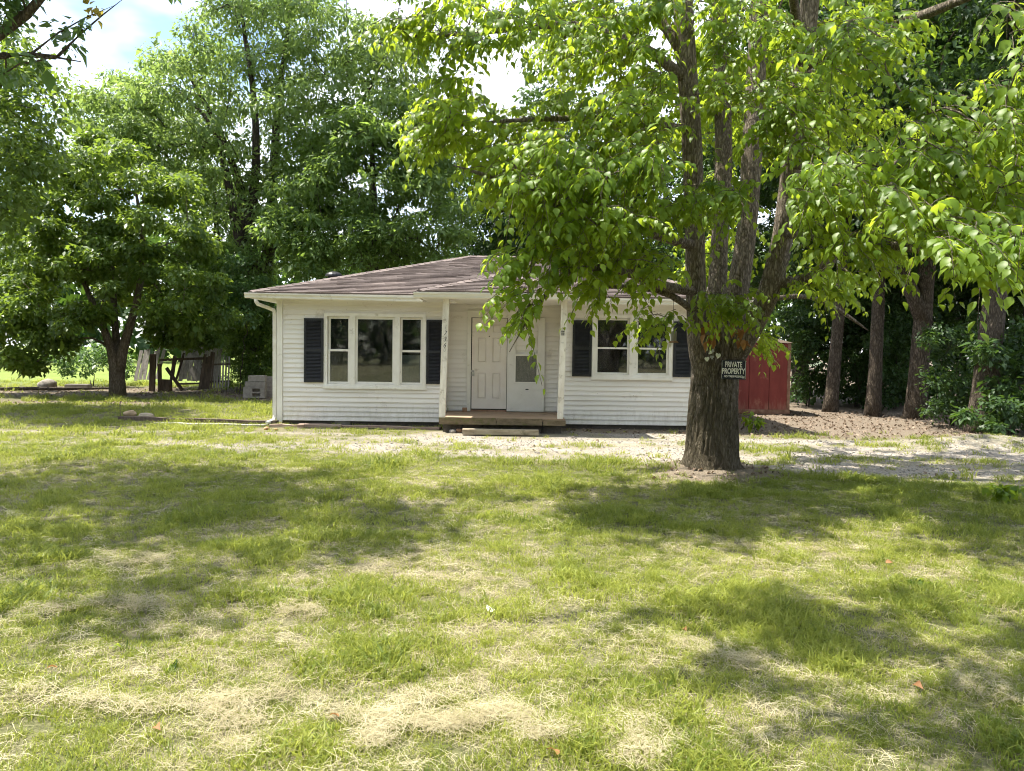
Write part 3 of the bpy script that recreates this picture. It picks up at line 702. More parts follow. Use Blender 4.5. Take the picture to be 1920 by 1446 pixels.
def shutter(px0, px1, py0, py1):
    x0, x1 = wx(px0), wx(px1); z1, z0 = wz((px0+px1)/2, py0), wz((px0+px1)/2, py1)
    y0, y1 = Yf-0.060, Yf-0.0285
    f = MB(); w = 0.05
    frame_rect(f, x0, x1, z0, z1, y0, y1, w); zc = (z0+z1)/2
    f.box(x0+w, x1-w, y0+0.002, y1-0.001, zc-0.03, zc+0.03)
    s = f.build('shutter', M['shutter'], house)
    lv = MB(); z = z0+w+0.005
    while z < z1-w-0.02:
        if abs(z+0.014-zc) > 0.045:
            lv.add([(x0+w, y0+0.004, z), (x1-w, y0+0.004, z), (x1-w, y1-0.006, z+0.030), (x0+w, y1-0.006, z+0.030), (x0+w, y0+0.008, z-0.004), (x1-w, y0+0.008, z-0.004), (x1-w, y1-0.002, z+0.026), (x0+w, y1-0.002, z+0.026)],
                   [(0, 1, 2, 3), (4, 7, 6, 5), (0, 4, 5, 1)])
        z += 0.031
    tag(lv.build('louvers', M['shutter'], s), kind='stuff')
    MB().box(x0+w, x1-w, y1-0.0012, y1-0.0002, z0+w, z1-w).build('backing', M['shutter'], s)
shutter(571, 607, 597, 717); shutter(800, 830, 600, 720); shutter(1073, 1109, 601, 706); shutter(1262, 1297, 603, 707)

# door, casing, storm door
cb = MB(); dx0, dx1, dz0, dz1 = DOOR
cb.box(DTRIM[0], dx0-0.012, REC_Y-0.045, REC_Y-0.002, 0.33, DTRIM[3]); cb.box(dx0-0.012, DTRIM[1], REC_Y-0.044, REC_Y-0.002, dz1+0.015, DTRIM[3]-0.002)
cb.box(dx1+0.015, DTRIM[1], REC_Y-0.045, REC_Y-0.002, 0.33, dz1+0.015)
cb.build('door_casing', M['trim'], house)
MB().box(dx0-0.012, dx1+0.015, REC_Y-0.012, REC_Y-0.003, 0.335, dz1+0.014).build('door_recess', M['dark'], house)
dw = dx1-dx0
dzz = lambda py: P(915, py, REC_Y)[2]
db = MB().box(dx0+0.012, dx1, REC_Y-0.020, REC_Y-0.0125, dz0+0.02, dz1)
cols = [(dx0+dw*0.175, dx0+dw*0.425), (dx0+dw*0.585, dx0+dw*0.835)]; rows_ = [(dzz(748), dzz(699)), (dzz(680), dzz(633)), (dzz(624), dzz(608))]
yf, yk = REC_Y-0.040, REC_Y-0.0205
for xa, xb in ((dx0+0.012, cols[0][0]), (cols[0][1], cols[1][0]), (cols[1][1], dx1)): db.box(xa, xb, yf, yk, dz0+0.02, dz1)
for xa, xb in cols:
    for za, zb in ((dz0+0.02, rows_[0][0]), (rows_[0][1], rows_[1][0]), (rows_[1][1], rows_[2][0]), (rows_[2][1], dz1)): db.box(xa, xb, yf+0.0005, yk, za, zb)
door = db.build('door', M['door'], house)
for xa, xb in cols:
    for za, zb in rows_:
        q = 0.032
        MB().add([(xa+0.012, yk-0.0005, za+0.012), (xb-0.012, yk-0.0005, za+0.012), (xb-0.012, yk-0.0005, zb-0.012), (xa+0.012, yk-0.0005, zb-0.012), (xa+q, yf+0.003, za+q), (xb-q, yf+0.003, za+q), (xb-q, yf+0.003, zb-q), (xa+q, yf+0.003, zb-q)],
                 [(0, 1, 5, 4), (1, 2, 6, 5), (2, 3, 7, 6), (3, 0, 4, 7), (4, 5, 6, 7)]).build('panel', M['door'], door)
MB().tube([(dx0+dw*0.5, REC_Y-0.046, dzz(631)), (dx0+dw*0.5, REC_Y-0.038, dzz(631))], [0.014, 0.014], 10).build('peephole', M['blackmetal'], door)
lx, lz = P(887, 700, REC_Y)[0], P(887, 700, REC_Y)[2]
MB().box(lx-0.032, lx+0.032, REC_Y-0.080, REC_Y-0.0505, lz-0.065, lz+0.0).build('padlock', M['steel'], door)
sh = [(lx-0.020, REC_Y-0.058, lz), (lx-0.020, REC_Y-0.058, lz+0.035), (lx-0.012, REC_Y-0.058, lz+0.052), (lx, REC_Y-0.058, lz+0.058), (lx+0.012, REC_Y-0.058, lz+0.052), (lx+0.02, REC_Y-0.058, lz+0.035), (lx+0.02, REC_Y-0.058, lz)]
MB().tube(sh, [0.006]*7, 6).build('shackle', M['steel'], door)
MB().box(lx-0.05, lx+0.03, REC_Y-0.050, REC_Y-0.041, lz+0.02, lz+0.075).build('hasp', M['steel'], door)
MB().box(dx0-0.01, dx1+0.01, REC_Y-0.06, REC_Y-0.013, 0.318, 0.352).build('threshold', M['rust'], house)
sx0, sx1 = P(951, 680, REC_Y)[0], P(1021, 680, REC_Y)[0]; sz0, sz1 = P(985, 771, REC_Y)[2], P(985, 596, REC_Y)[2]
ox0, ox1, oz0, oz1 = P(965, 680, REC_Y)[0], P(1008, 680, REC_Y)[0], P(985, 718, REC_Y)[2], P(985, 611, REC_Y)[2]
sd_b = MB(); wall_with_hole(sd_b, sx0, sx1, REC_Y-0.085, REC_Y-0.048, sz0, sz1, (ox0, ox1, oz0, oz1))
storm = sd_b.build('storm_door', M['storm'], house)
oz_m = P(985, 666, REC_Y)[2]
sfm = MB(); frame_rect(sfm, ox0+0.001, ox1-0.001, oz0+0.001, oz_m, REC_Y-0.093, REC_Y-0.055, 0.022); sfm.box(ox0+0.001, ox1-0.001, REC_Y-0.091, REC_Y-0.06, oz_m+0.001, oz_m+0.024)
sfm.build('screen_frame', M['trim'], storm)
MB().box(ox0+0.024, ox1-0.024, REC_Y-0.072, REC_Y-0.068, oz0+0.024, oz_m-0.022).build('screen', M['screen'], storm)
hx, hz = P(988, 730, REC_Y)[0], P(988, 730, REC_Y)[2]
MB().box(hx-0.035, hx+0.035, REC_Y-0.096, REC_Y-0.0855, hz-0.011, hz+0.011).build('handle', M['blackmetal'], storm)

# porch floor, edge boards, posts
PFX0, PFX1, PFZ = P(823, 783, POR_Y)[0], P(1060, 783, POR_Y)[0], 0.315
pf = MB().box(PFX0+0.02, PFX1-0.02, POR_Y+0.052, WALL_Y-0.03, PFZ-0.06, PFZ-0.03).build('porch_floor', M['porch'], house)
for k in range(15):
    y0 = POR_Y+0.055+k*0.1165
    xa, xb = (PFX0+0.005, PFX1-0.005) if y0+0.115 < WALL_Y-0.03 else (RX0+0.03, RX1-0.03)
    MB().box(xa, xb, y0, y0+0.113, PFZ-0.028, PFZ+float(rng.normal(0, 0.002))).build('plank', M['porch'], pf)
for pa, pb, dz in ((823, 930, 0.0), (931, 1017, -0.005), (1018, 1061, -0.03)):
    MB().box(P(pa, 790, POR_Y)[0], P(pb, 790, POR_Y)[0]-0.004, POR_Y, POR_Y+0.05, PFZ-0.135, PFZ+0.004+dz).build('edge_board', M['mossy'], pf)
ub = MB()
for k in range(6):
    xa = PFX0+0.06+k*(PFX1-PFX0-0.1)/6; ub.box(xa, xa+0.39, POR_Y+0.22, POR_Y+0.40, -0.1, PFZ-0.14)
ub.build('pier', M['foundation'], house)
def post(tx, ty, bx, by, w):
    yy = POR_Y+0.12
    t, b = P(tx, ty, yy), P(bx, by, yy); t[2] = Z1-0.02; b[2] = PFZ+0.004
    o = MB().beam(b, t, w, w, up=(0, 1, 0)).build('porch_post', M['post'], house); return o, b, t
lp, lpb, lpt = post(837, 565, 829, 783, 0.128)
rp, rpb, rpt = post(1058, 565, 1050, 785, 0.120)
bk = P(855, 573, POR_Y+0.4); MB().box(lpt[0]+0.05, lpt[0]+0.2, POR_Y+0.10, POR_Y+0.13, Z1-0.1, Z1-0.07).build('bracket', M['trim'], house)

def letters(txt, size, loc, m, name, parent, rz=0.0, extr=0.002, width=1.0, bold=0.0):
    cu = bpy.data.curves.new(name, 'FONT'); cu.body = txt; cu.size = size; cu.extrude = extr; cu.align_x = 'CENTER'; cu.align_y = 'CENTER'; cu.offset = bold
    cu.resolution_u = 4
    tmp = bpy.data.objects.new('tmp', cu)
    me = bpy.data.meshes.new_from_object(tmp); bpy.data.objects.remove(tmp)
    T = Matrix.Translation(Vector([float(v) for v in loc])) @ Matrix.Rotation(rz, 4, 'Y') @ Matrix.Rotation(math.pi/2, 4, 'X') @ Matrix.Diagonal((width, 1, 1, 1))
    me.transform(T)
    return obj(name, me, m, parent)
for k, ch in enumerate('1736'):
    py = 614+k*11.3
    p = P(835.6-k*0.45, py, POR_Y+0.05)
    letters(ch, 0.145, (p[0], POR_Y+0.049, p[2]), M['digit'] if k else M['digitfade'], 'digit', lp, rz=0.25, width=0.8)
p = P(833.5, 657, POR_Y+0.05); letters('0', 0.12, (p[0], POR_Y+0.049, p[2]), M['digitfade'], 'digit', lp, rz=0.1, width=0.7)
p = P(1055.5, 624.5, POR_Y+0.05)
pq = MB()
for a in range(2):
    for b_ in range(3):
        pq.box(p[0]-0.034+a*0.036, p[0]-0.004+a*0.036, POR_Y+0.047, POR_Y+0.053, p[2]-0.05+b_*0.035, p[2]-0.026+b_*0.035)
pq.build('plaque', M['digit'], rp)
p = P(1055, 643, POR_Y+0.05); MB().box(p[0]-0.03, p[0]+0.02, POR_Y+0.051, POR_Y+0.056, p[2]-0.008, p[2]+0.008).build('nail_strip', M['digitfade'], rp)

# step, porch odds and ends
a, b = G(870, 811), G(1008, 813)
stp = MB().beam(v3(a[0], 15.38, 0.075), v3(b[0], 15.40, 0.07), 0.22, 0.10)
tag(stp.build('step_timber', M['steptimber']), 'weathered timber step lying before the porch edge', 'step')
p = P(871, 768, REC_Y-0.25)
bl = MB().box(p[0]-0.05, p[0]+0.055, REC_Y-0.28, REC_Y-0.2, PFZ+0.004, PFZ+0.10)
tag(bl.build('wood_block', M['brownblock']), 'small brown block standing on the porch beside the door', 'block')

# ------------------------------------------------------------------ rocks
def rock_mesh(seed, sub=2, sq=(1, 1, 0.7)):
    import bmesh
    bm = bmesh.new(); bmesh.ops.create_icosphere(bm, subdivisions=sub, radius=1.0)
    for v in bm.verts:
        c = np.array(v.co); r = 0.72+0.6*float(fbm(c[0]*1.3+seed*3.1, c[1]*1.3, c[2]*1.3, seed, 3))
        v.co = Vector((c*r*np.array(sq)).tolist())
    me = bpy.data.meshes.new('rock'); bm.to_mesh(me); bm.free(); return me
def rock(px, py, size, m, label, name='rock', sq=(1, 1, 0.7), sink=0.25):
    g = G(px, py); me = rock_mesh(int(px) % 97, 2, sq); o = obj(name, me, m, None, True)
    h = float(height(g[0], g[1])); o.location = (g[0], g[1], h+size*sq[2]*(1-sink)*0.8); o.scale = (size,)*3
    return tag(o, label, 'rock')
rock(861, 811, 0.075, M['orange_stone'], 'reddish fist-sized stone touching the end of the porch step')
rock(849, 812, 0.07, M['rock'], 'grey-brown stone under the porch corner by the step')
rock(500, 806, 0.06, M['orange_stone'], 'reddish stone in the grass near the house corner')
rock(517, 807, 0.04, M['orange_stone'], 'tiny reddish stone beside the house downspout')
rock(90, 731, 0.34, M['rock'], 'dark field stone alone in the bright side lawn')
g = G(147, 728); cbk = MB().box(-0.42, 0.42, -0.25, 0.25, 0, 0.16).build('concrete_paver', M['concrete'])
cbk.location = (g[0], g[1], 0); cbk.rotation_euler.z = 0.2; tag(cbk, 'low grey slab lying in the bright side lawn', 'slab')

# boards along the house front and the bed edging
def ground_board(p0, p1, w, h, m, label, lift=0.0):
    a, b = G(*p0), G(*p1)
    za, zb_ = float(height(a[0], a[1])), float(height(b[0], b[1]))
    mb = MB(); n = 6; pts = [a+(b-a)*t for t in np.linspace(0, 1, n+1)]
    for q in range(n+1): pts[q] = v3(pts[q][0], pts[q][1]+0.03*math.sin(q*1.7), (za+(zb_-za)*q/n)+lift+h/2+0.012*math.sin(q*2.3))
    for q in range(n): mb.beam(pts[q], pts[q+1], w, h)
    return tag(mb.build('weathered_timber', m), label, 'timber', 'boards lying along the house front')
ground_board((225, 786), (520, 797), 0.13, 0.09, M['darkwood'], 'dark bed-edging timber running from the straw mound to the house corner')
ground_board((290, 794), (500, 800), 0.15, 0.04, M['oldwood'], 'pale grey board lying in front of the dark edging timber')
ground_board((560, 799), (826, 806), 0.16, 0.05, M['pinkwood'], 'faded reddish board lying against the foundation below the wide window')
ground_board((505, 801), (640, 802), 0.10, 0.06, M['pinkwood'], 'short faded board by the downspout corner', 0.0)

# ------------------------------------------------------------------ instanced stuff (grass, gravel, litter)
def scatter(name, pts, yaw, tilt, scale, tint, variants, m, label, cat=None):
    """one object: points carrying instances of small clump meshes (countless grass, gravel, litter)"""
    n = len(pts); me = bpy.data.meshes.new(name); me.vertices.add(n)
    me.vertices.foreach_set('co', np.asarray(pts, np.float32).ravel()); me.update()
    def at(k, t, v):
        a = me.attributes.new(k, t, 'POINT'); a.data.foreach_set('vector' if t == 'FLOAT_VECTOR' else 'value', np.asarray(v).ravel())
    r = np.zeros((n, 3), np.float32); r[:, 0] = rng.normal(0, 1, n)*tilt; r[:, 1] = rng.normal(0, 1, n)*tilt; r[:, 2] = yaw
    at('rot', 'FLOAT_VECTOR', r); at('scl', 'FLOAT', np.asarray(scale, np.float32)); at('tint', 'FLOAT', np.clip(tint, 0, 1).astype(np.float32))
    at('pick', 'INT', rng.integers(0, len(variants), n).astype(np.int32))
    ng = bpy.data.node_groups.new(name, 'GeometryNodeTree')
    ng.interface.new_socket('Geometry', in_out='INPUT', socket_type='NodeSocketGeometry'); ng.interface.new_socket('Geometry', in_out='OUTPUT', socket_type='NodeSocketGeometry')
    N, L = ng.nodes, ng.links
    gi, go = N.new('NodeGroupInput'), N.new('NodeGroupOutput')
    mp = N.new('GeometryNodeMeshToPoints'); L.new(gi.outputs[0], mp.inputs['Mesh'])
    jn = N.new('GeometryNodeJoinGeometry')
    def named(k, t):
        a = N.new('GeometryNodeInputNamedAttribute'); a.data_type = t; a.inputs['Name'].default_value = k; return a.outputs['Attribute']
    for q, vm in enumerate(variants):
        if len(vm.materials) == 0: vm.materials.append(m)
        vo = bpy.data.objects.new(name+'_source', vm)      # never linked to the scene: only read by the node
        oi = N.new('GeometryNodeObjectInfo'); oi.inputs['Object'].default_value = vo
        cp = N.new('FunctionNodeCompare'); cp.data_type = 'INT'; cp.operation = 'EQUAL'
        L.new(named('pick', 'INT'), cp.inputs[2]); cp.inputs[3].default_value = q
        ip = N.new('GeometryNodeInstanceOnPoints')
        L.new(mp.outputs['Points'], ip.inputs['Points']); L.new(cp.outputs['Result'], ip.inputs['Selection'])
        L.new(oi.outputs['Geometry'], ip.inputs['Instance'])
        er = N.new('FunctionNodeEulerToRotation'); L.new(named('rot', 'FLOAT_VECTOR'), er.inputs[0])
        L.new(er.outputs[0], ip.inputs['Rotation']); L.new(named('scl', 'FLOAT'), ip.inputs['Scale'])
        L.new(ip.outputs['Instances'], jn.inputs['Geometry'])
    L.new(jn.outputs['Geometry'], go.inputs[0])
    o = obj(name, me, m); md = o.modifiers.new('scatter', 'NODES'); md.node_group = ng
    return tag(o, label, cat, kind='stuff')

def blade_clump(seed, n, rad, h0, h1, w, lean):
    r = np.random.default_rng(seed); mb = MB()
    for _ in range(n):
        a = r.random()*6.283; q = rad*math.sqrt(r.random()); b = v3(q*math.cos(a), q*math.sin(a), -0.01)
        h = h0+(h1-h0)*r.random(); la = r.random()*6.283; ln = lean*(0.3+r.random())*h
        d = v3(math.cos(la), math.sin(la), 0); s = v3(-d[1], d[0], 0)*(w*(0.6+0.8*r.random()))
        tw = r.random()*6.28; s = v3(math.cos(tw), math.sin(tw), 0)*np.linalg.norm(s)
        m1 = b+d*ln*0.3+v3(0, 0, h*0.55); tp = b+d*ln+v3(0, 0, h*(1-0.25*min(1, ln/h)))
        mb.add([b-s/2, b+s/2, m1+s*0.42, m1-s*0.42, tp], [(0, 1, 2, 3)], [(3, 2, 4)])
    return mb.mesh('grass_clump')
def straw_clump(seed, n, rad, w, lift):
    r = np.random.default_rng(seed); mb = MB()
    for _ in range(n):
        a = r.random()*6.283; q = rad*math.sqrt(r.random()); c = v3(q*math.cos(a), q*math.sin(a), lift*r.random())
        L_ = 0.02+0.04*r.random(); t = r.random()*6.283; d = v3(math.cos(t), math.sin(t), 0); s = v3(-d[1], d[0], 0)*w*(0.6+0.7*r.random())
        cu = r.normal(0, 0.16); z = lambda u: 0.35*lift*(1-u*u)*r.random()
        pts = [c+d*L_*u+np.array([-d[1], d[0], 0])*cu*L_*u*u+v3(0, 0, z(u)) for u in (-1, -0.33, 0.33, 1)]
        V_ = []
        for p_ in pts: V_ += [p_-s/2, p_+s/2+v3(0, 0, w*0.3)]
        mb.add(V_, [(0, 1, 3, 2), (2, 3, 5, 4), (4, 5, 7, 6)])
    return mb.mesh('straw_clump')

def area_points(x0, x1, y0, y1, per_m2, fan=True):
    n = int((x1-x0)*(y1-y0)*per_m2); x = rng.uniform(x0, x1, n); y = rng.uniform(y0, y1, n)
    if fan:
        k = np.abs(x) < 0.70*y+1.3; x, y = x[k], y[k]
    return x, y
bands = [(1.9, 4.6, 520, 1.0), (4.6, 7.0, 330, 1.1), (7.0, 10.5, 200, 1.25), (10.5, 14.5, 95, 1.5)]
PTS, STR = [], []
for y0, y1, dens, s in bands:
    x, y = area_points(-0.7*y1-1.3, 0.7*y1+1.3, y0, y1, dens)
    PTS.append(np.stack([x, y, np.full(len(x), s)], -1))
    x, y = area_points(-0.7*y1-1.3, 0.7*y1+1.3, y0, y1, dens*0.50)
    STR.append(np.stack([x, y, np.full(len(x), s)], -1))
x, y = area_points(-15, -5.3, 14.5, 24, 30); PTS.append(np.stack([x, y, np.full(len(x), 1.9)], -1))
x, y = area_points(-6, 11, 14.5, 17, 30); PTS.append(np.stack([x, y, np.full(len(x), 1.5)], -1))
x, y = area_points(-28, -5.5, 24, 36, 9); PTS.append(np.stack([x, y, np.full(len(x), 2.6)], -1))
P_ = np.vstack(PTS); mk = masks(P_[:, 0], P_[:, 1])
tuft = fbm(P_[:, 0]*2.2, P_[:, 1]*2.2, 0, 71)
inside = (P_[:, 0] > X0-0.03) & (P_[:, 0] < X1+0.03) & (P_[:, 1] > WALL_Y-0.03) & (P_[:, 1] < HB+0.2)
porch = (P_[:, 0] > PFX0-0.03) & (P_[:, 0] < PFX1+0.03) & (P_[:, 1] > 15.2)
keep = rng.random(len(P_)) < np.clip(1.0-0.55*mk['straw'], 0.3, 1)*np.clip(1-1.15*mk['gravel'], 0.045, 1)*np.clip(1-1.05*mk['soil'], 0.02, 1)
keep &= ~inside & ~porch & (np.hypot(P_[:, 0]-TREE[0], P_[:, 1]-TREE[1]) > 0.55)
g_ = P_[keep]; tf = tuft[keep]; ms = mk['straw'][keep]
z = height(g_[:, 0], g_[:, 1])
tall = 0.62+0.85*smooth(0.45, 0.75, tf)*(1-0.5*ms)
variants = [blade_clump(100+k, 24, 0.065, 0.025, 0.088, 0.0058, 0.95) for k in range(6)]
tint = np.clip(0.45+0.5*(fbm(g_[:, 0]*0.9, g_[:, 1]*0.9, 0, 81)-0.5)*2+0.35*ms+rng.normal(0, 0.30, len(g_)), 0, 1)
verge_dist = np.interp(g_[:, 0], LOW_X, LOW_Y)-0.75-g_[:, 1]
tint = tint*(1-0.35*smooth(1.4, 0.2, np.abs(verge_dist)))  # grass tint lowered, so darker green, along the drive's near edge
scatter('grass', np.stack([g_[:, 0], g_[:, 1], z], -1), rng.random(len(g_))*6.28, 0.10, g_[:, 2]*tall*rng.uniform(0.75, 1.25, len(g_)), tint, variants, M['grass'], 'short mown green grass of the front lawn', 'grass')

# straw: thin everywhere, thick in the mower's windrows
S_ = np.vstack(STR); ms = masks(S_[:, 0], S_[:, 1])
keep = rng.random(len(S_)) < (0.20+0.45*ms['straw']**1.2)*np.clip(1-1.3*ms['gravel'], 0.02, 1)*np.clip(1-1.1*ms['soil'], 0.04, 1)
S_ = S_[keep & ~((S_[:, 0] > X0) & (S_[:, 1] > WALL_Y-0.1))]
rows = [([(-40, 1300), (90, 1310), (240, 1345), (330, 1330), (480, 1302), (560, 1310), (640, 1340), (700, 1345), (770, 1310), (850, 1306), (930, 1335)], 0.06, 110),
        ([(690, 1398), (725, 1352), (790, 1345), (850, 1362), (900, 1352), (960, 1332), (1010, 1380), (1080, 1372)], 0.05, 130),
        ([(180, 1072), (240, 1048), (300, 1062)], 0.22, 50), ([(530, 1150), (600, 1152)], 0.16, 24), ([(1210, 1190), (1300, 1215), (1420, 1235)], 0.30, 60),
        ([(20, 1180), (160, 1140), (340, 1148)], 0.3, 70), ([(420, 1330), (470, 1400)], 0.2, 45), ([(1180, 1345), (1230, 1400), (1190, 1440)], 0.2, 50), ([(1470, 1140), (1530, 1130)], 0.18, 22),
        ([(1790, 1260), (1900, 1330)], 0.25, 30)]
R_ = []
for pl, wd, n in rows:
    gp = np.array([G(*q)[:2] for q in pl]); L_ = np.concatenate([[0], np.cumsum(np.linalg.norm(np.diff(gp, axis=0), axis=1))])
    t = rng.random(n)*L_[-1]; q = np.stack([np.interp(t, L_, gp[:, 0]), np.interp(t, L_, gp[:, 1])], -1)+rng.normal(0, wd*0.42, (n, 2))*np.array([1, 0.8])
    lift = rng.random(n)*0.04*np.exp(-((q-np.stack([np.interp(t, L_, gp[:, 0]), np.interp(t, L_, gp[:, 1])], -1))**2).sum(1)/(wd*0.5)**2)
    R_.append(np.column_stack([q, np.full(n, 1.0), lift+0.018]))
R_ = np.vstack(R_)
allp = np.vstack([np.column_stack([S_, np.full(len(S_), 0.006)]), R_])
z = height(allp[:, 0], allp[:, 1])+allp[:, 3]
variants = [straw_clump(300+k, 24, 0.085, 0.0014, 0.020) for k in range(6)]
scatter('straw', np.stack([allp[:, 0], allp[:, 1], z], -1), rng.random(len(allp))*6.28, 0.12, allp[:, 2]*rng.uniform(0.7, 1.25, len(allp)), rng.random(len(allp)), variants, M['straw'], 'dry pale grass clippings strewn in rows over the lawn', 'straw')

# gravel stones on the drive
x, y = area_points(-14, 13, 9.0, 18.5, 120); ms = masks(x, y)
k = (rng.random(len(x)) < np.maximum(ms['gravel']**1.5*0.9, 0.5*np.exp(-(((x-9.2)/1.5)**2+((y-14.5)/0.7)**2)))) & ~((x > X0) & (x < X1) & (y > WALL_Y)) & ~((x > PFX0) & (x < PFX1) & (y > 15.1)) & (np.hypot(x-TREE[0], y-TREE[1]) > 0.55)
x, y = x[k], y[k]
sv = [rock_mesh(q, 1, (1, 0.85, 0.6)) for q in range(4)]
scatter('gravel', np.stack([x, y, height(x, y)+0.004], -1), rng.random(len(x))*6.28, 0.5, np.exp(rng.normal(math.log(0.0105), 0.45, len(x))), rng.random(len(x)), sv, M['stone'], 'loose pale gravel stones of the drive', 'gravel')

# ------------------------------------------------------------------ leaves and trees
NEAR_UV = np.array([(0, 0, 0), (0.30, 0, 0.02), (0.66, 0, 0.0), (1.0, 0, -0.16), (0.14, 0.23, 0.06), (0.40, 0.335, 0.09), (0.72, 0.165, 0.0), (0.14, -0.23, 0.06), (0.40, -0.335, 0.09), (0.72, -0.165, 0.0)])
NEAR_T = np.array([(0, 1, 4), (1, 5, 4), (1, 2, 5), (2, 6, 5), (2, 3, 6), (1, 0, 7), (1, 7, 8), (2, 1, 8), (2, 8, 9), (3, 2, 9)])
FAR_UV = np.array([(0, 0, 0), (0.45, 0.30, 0.07), (1.0, 0, -0.08), (0.45, -0.30, 0.07)])
FAR_T = np.array([(0, 2, 1), (0, 3, 2)])
LONG_UV = FAR_UV*np.array([1, 0.72, 1])

def unitv(a): return a/(np.linalg.norm(a, axis=-1, keepdims=True)+1e-9)
def leaf_mesh(name, Pn, Dn, Nn, L, tint, UV, T, m):
    D = unitv(Dn); S = unitv(np.cross(D, Nn)); N = np.cross(S, D)
    V = Pn[:, None]+L[:, None, None]*(D[:, None]*UV[None, :, :1]+S[:, None]*UV[None, :, 1:2]+N[:, None]*UV[None, :, 2:3])
    k = len(UV); n = len(Pn)
    Tt = (T[None]+(np.arange(n)*k)[:, None, None]).reshape(-1, 3)
    me = bpy.data.meshes.new(name)
    me.vertices.add(n*k); me.vertices.foreach_set('co', V.astype(np.float32).ravel())
    me.loops.add(len(Tt)*3); me.loops.foreach_set('vertex_index', Tt.astype(np.int32).ravel())
    me.polygons.add(len(Tt)); me.polygons.foreach_set('loop_start', (np.arange(len(Tt))*3).astype(np.int32))
    me.update(calc_edges=True)
    a = me.attributes.new('tint', 'FLOAT', 'FACE'); a.data.foreach_set('value', np.repeat(np.clip(tint, 0, 1), len(T)).astype(np.float32))
    me.materials.append(m)
    return me

def cluster_leaves(C, R, per, size, r, droop=0.5, flat=0.6, spread=1.0):
    """leaves round clump centres C (n,3) with radii R"""
    n = len(C)*per; idx = np.repeat(np.arange(len(C)), per)
    v = r.normal(0, 1, (n, 3)); v = unitv(v)*(r.random((n, 1))**0.45)
    off = v*R[idx][:, None]*np.array([1, 1, flat])
    p = C[idx]+off
    d = unitv(v*np.array([1, 1, 0.3])+r.normal(0, 0.55*spread, (n, 3))+np.array([0, 0, -droop]))
    nn = unitv(np.array([0, 0, 1.0])+0.5*v+r.normal(0, 0.45, (n, 3)))
    L = size*np.exp(r.normal(0, 0.32, n))
    base = r.normal(0.5, 0.16, len(C))[idx]
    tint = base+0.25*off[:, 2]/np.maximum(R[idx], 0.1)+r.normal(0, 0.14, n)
    return p, d, nn, L, tint

def spray_leaves(C, R, r, out_from, twigs=6, per=9, size=0.105, droop=0.75):
    """drooping leafy twigs: leaves set along each twig, hanging"""
    Ps, Ds, Ns, Ls, Ts, TW = [], [], [], [], [], []
    for c, rad in zip(C, R):
        base = r.normal(0.5, 0.24)
        o = unitv((c-out_from)*np.array([1, 1, 0.2]))
        for _ in range(twigs):
            d = unitv(o*0.9+r.normal(0, 0.75, 3)*np.array([1, 1, 0.55])); L = rad*(0.7+0.8*r.random())
            st = c+r.normal(0, 0.22, 3)*rad
            u = np.linspace(0.12, 1.0, per)
            pts = st+d*L*u[:, None]+np.array([0, 0, -1])*(droop*L*0.75*u[:, None]**2)
            TW.append(np.vstack([st[None], pts[::3], pts[-1:]]))
            tan = unitv(np.gradient(pts, axis=0)); sd = unitv(np.cross(tan, [0, 0, 1.0])+1e-6)
            sg = np.where(np.arange(per) % 2, 1.0, -1.0)[:, None]
            for rep in range(2):
                s_ = sg*(1 if rep == 0 else -1)
                if rep == 1:
                    kk = r.random(per) < 0.6
                else: kk = np.ones(per, bool)
                dd = unitv(tan*0.55+sd*s_*(0.85+0.3*r.random((per, 1)))+np.array([0, 0, -1])*(0.5+1.15*r.random((per, 1)))+r.normal(0, 0.18, (per, 3)))
                nn = unitv(np.array([0, 0, 1.0])+0.55*sd*s_+o*0.65+r.normal(0, 0.28, (per, 3)))
                pp = pts+dd*0.035
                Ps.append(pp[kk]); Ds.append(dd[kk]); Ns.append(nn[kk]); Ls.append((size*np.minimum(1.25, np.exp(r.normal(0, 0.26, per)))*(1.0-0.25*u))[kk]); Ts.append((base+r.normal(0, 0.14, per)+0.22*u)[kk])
    return np.vstack(Ps), np.vstack(Ds), np.vstack(Ns), np.concatenate(Ls), np.concatenate(Ts), TW

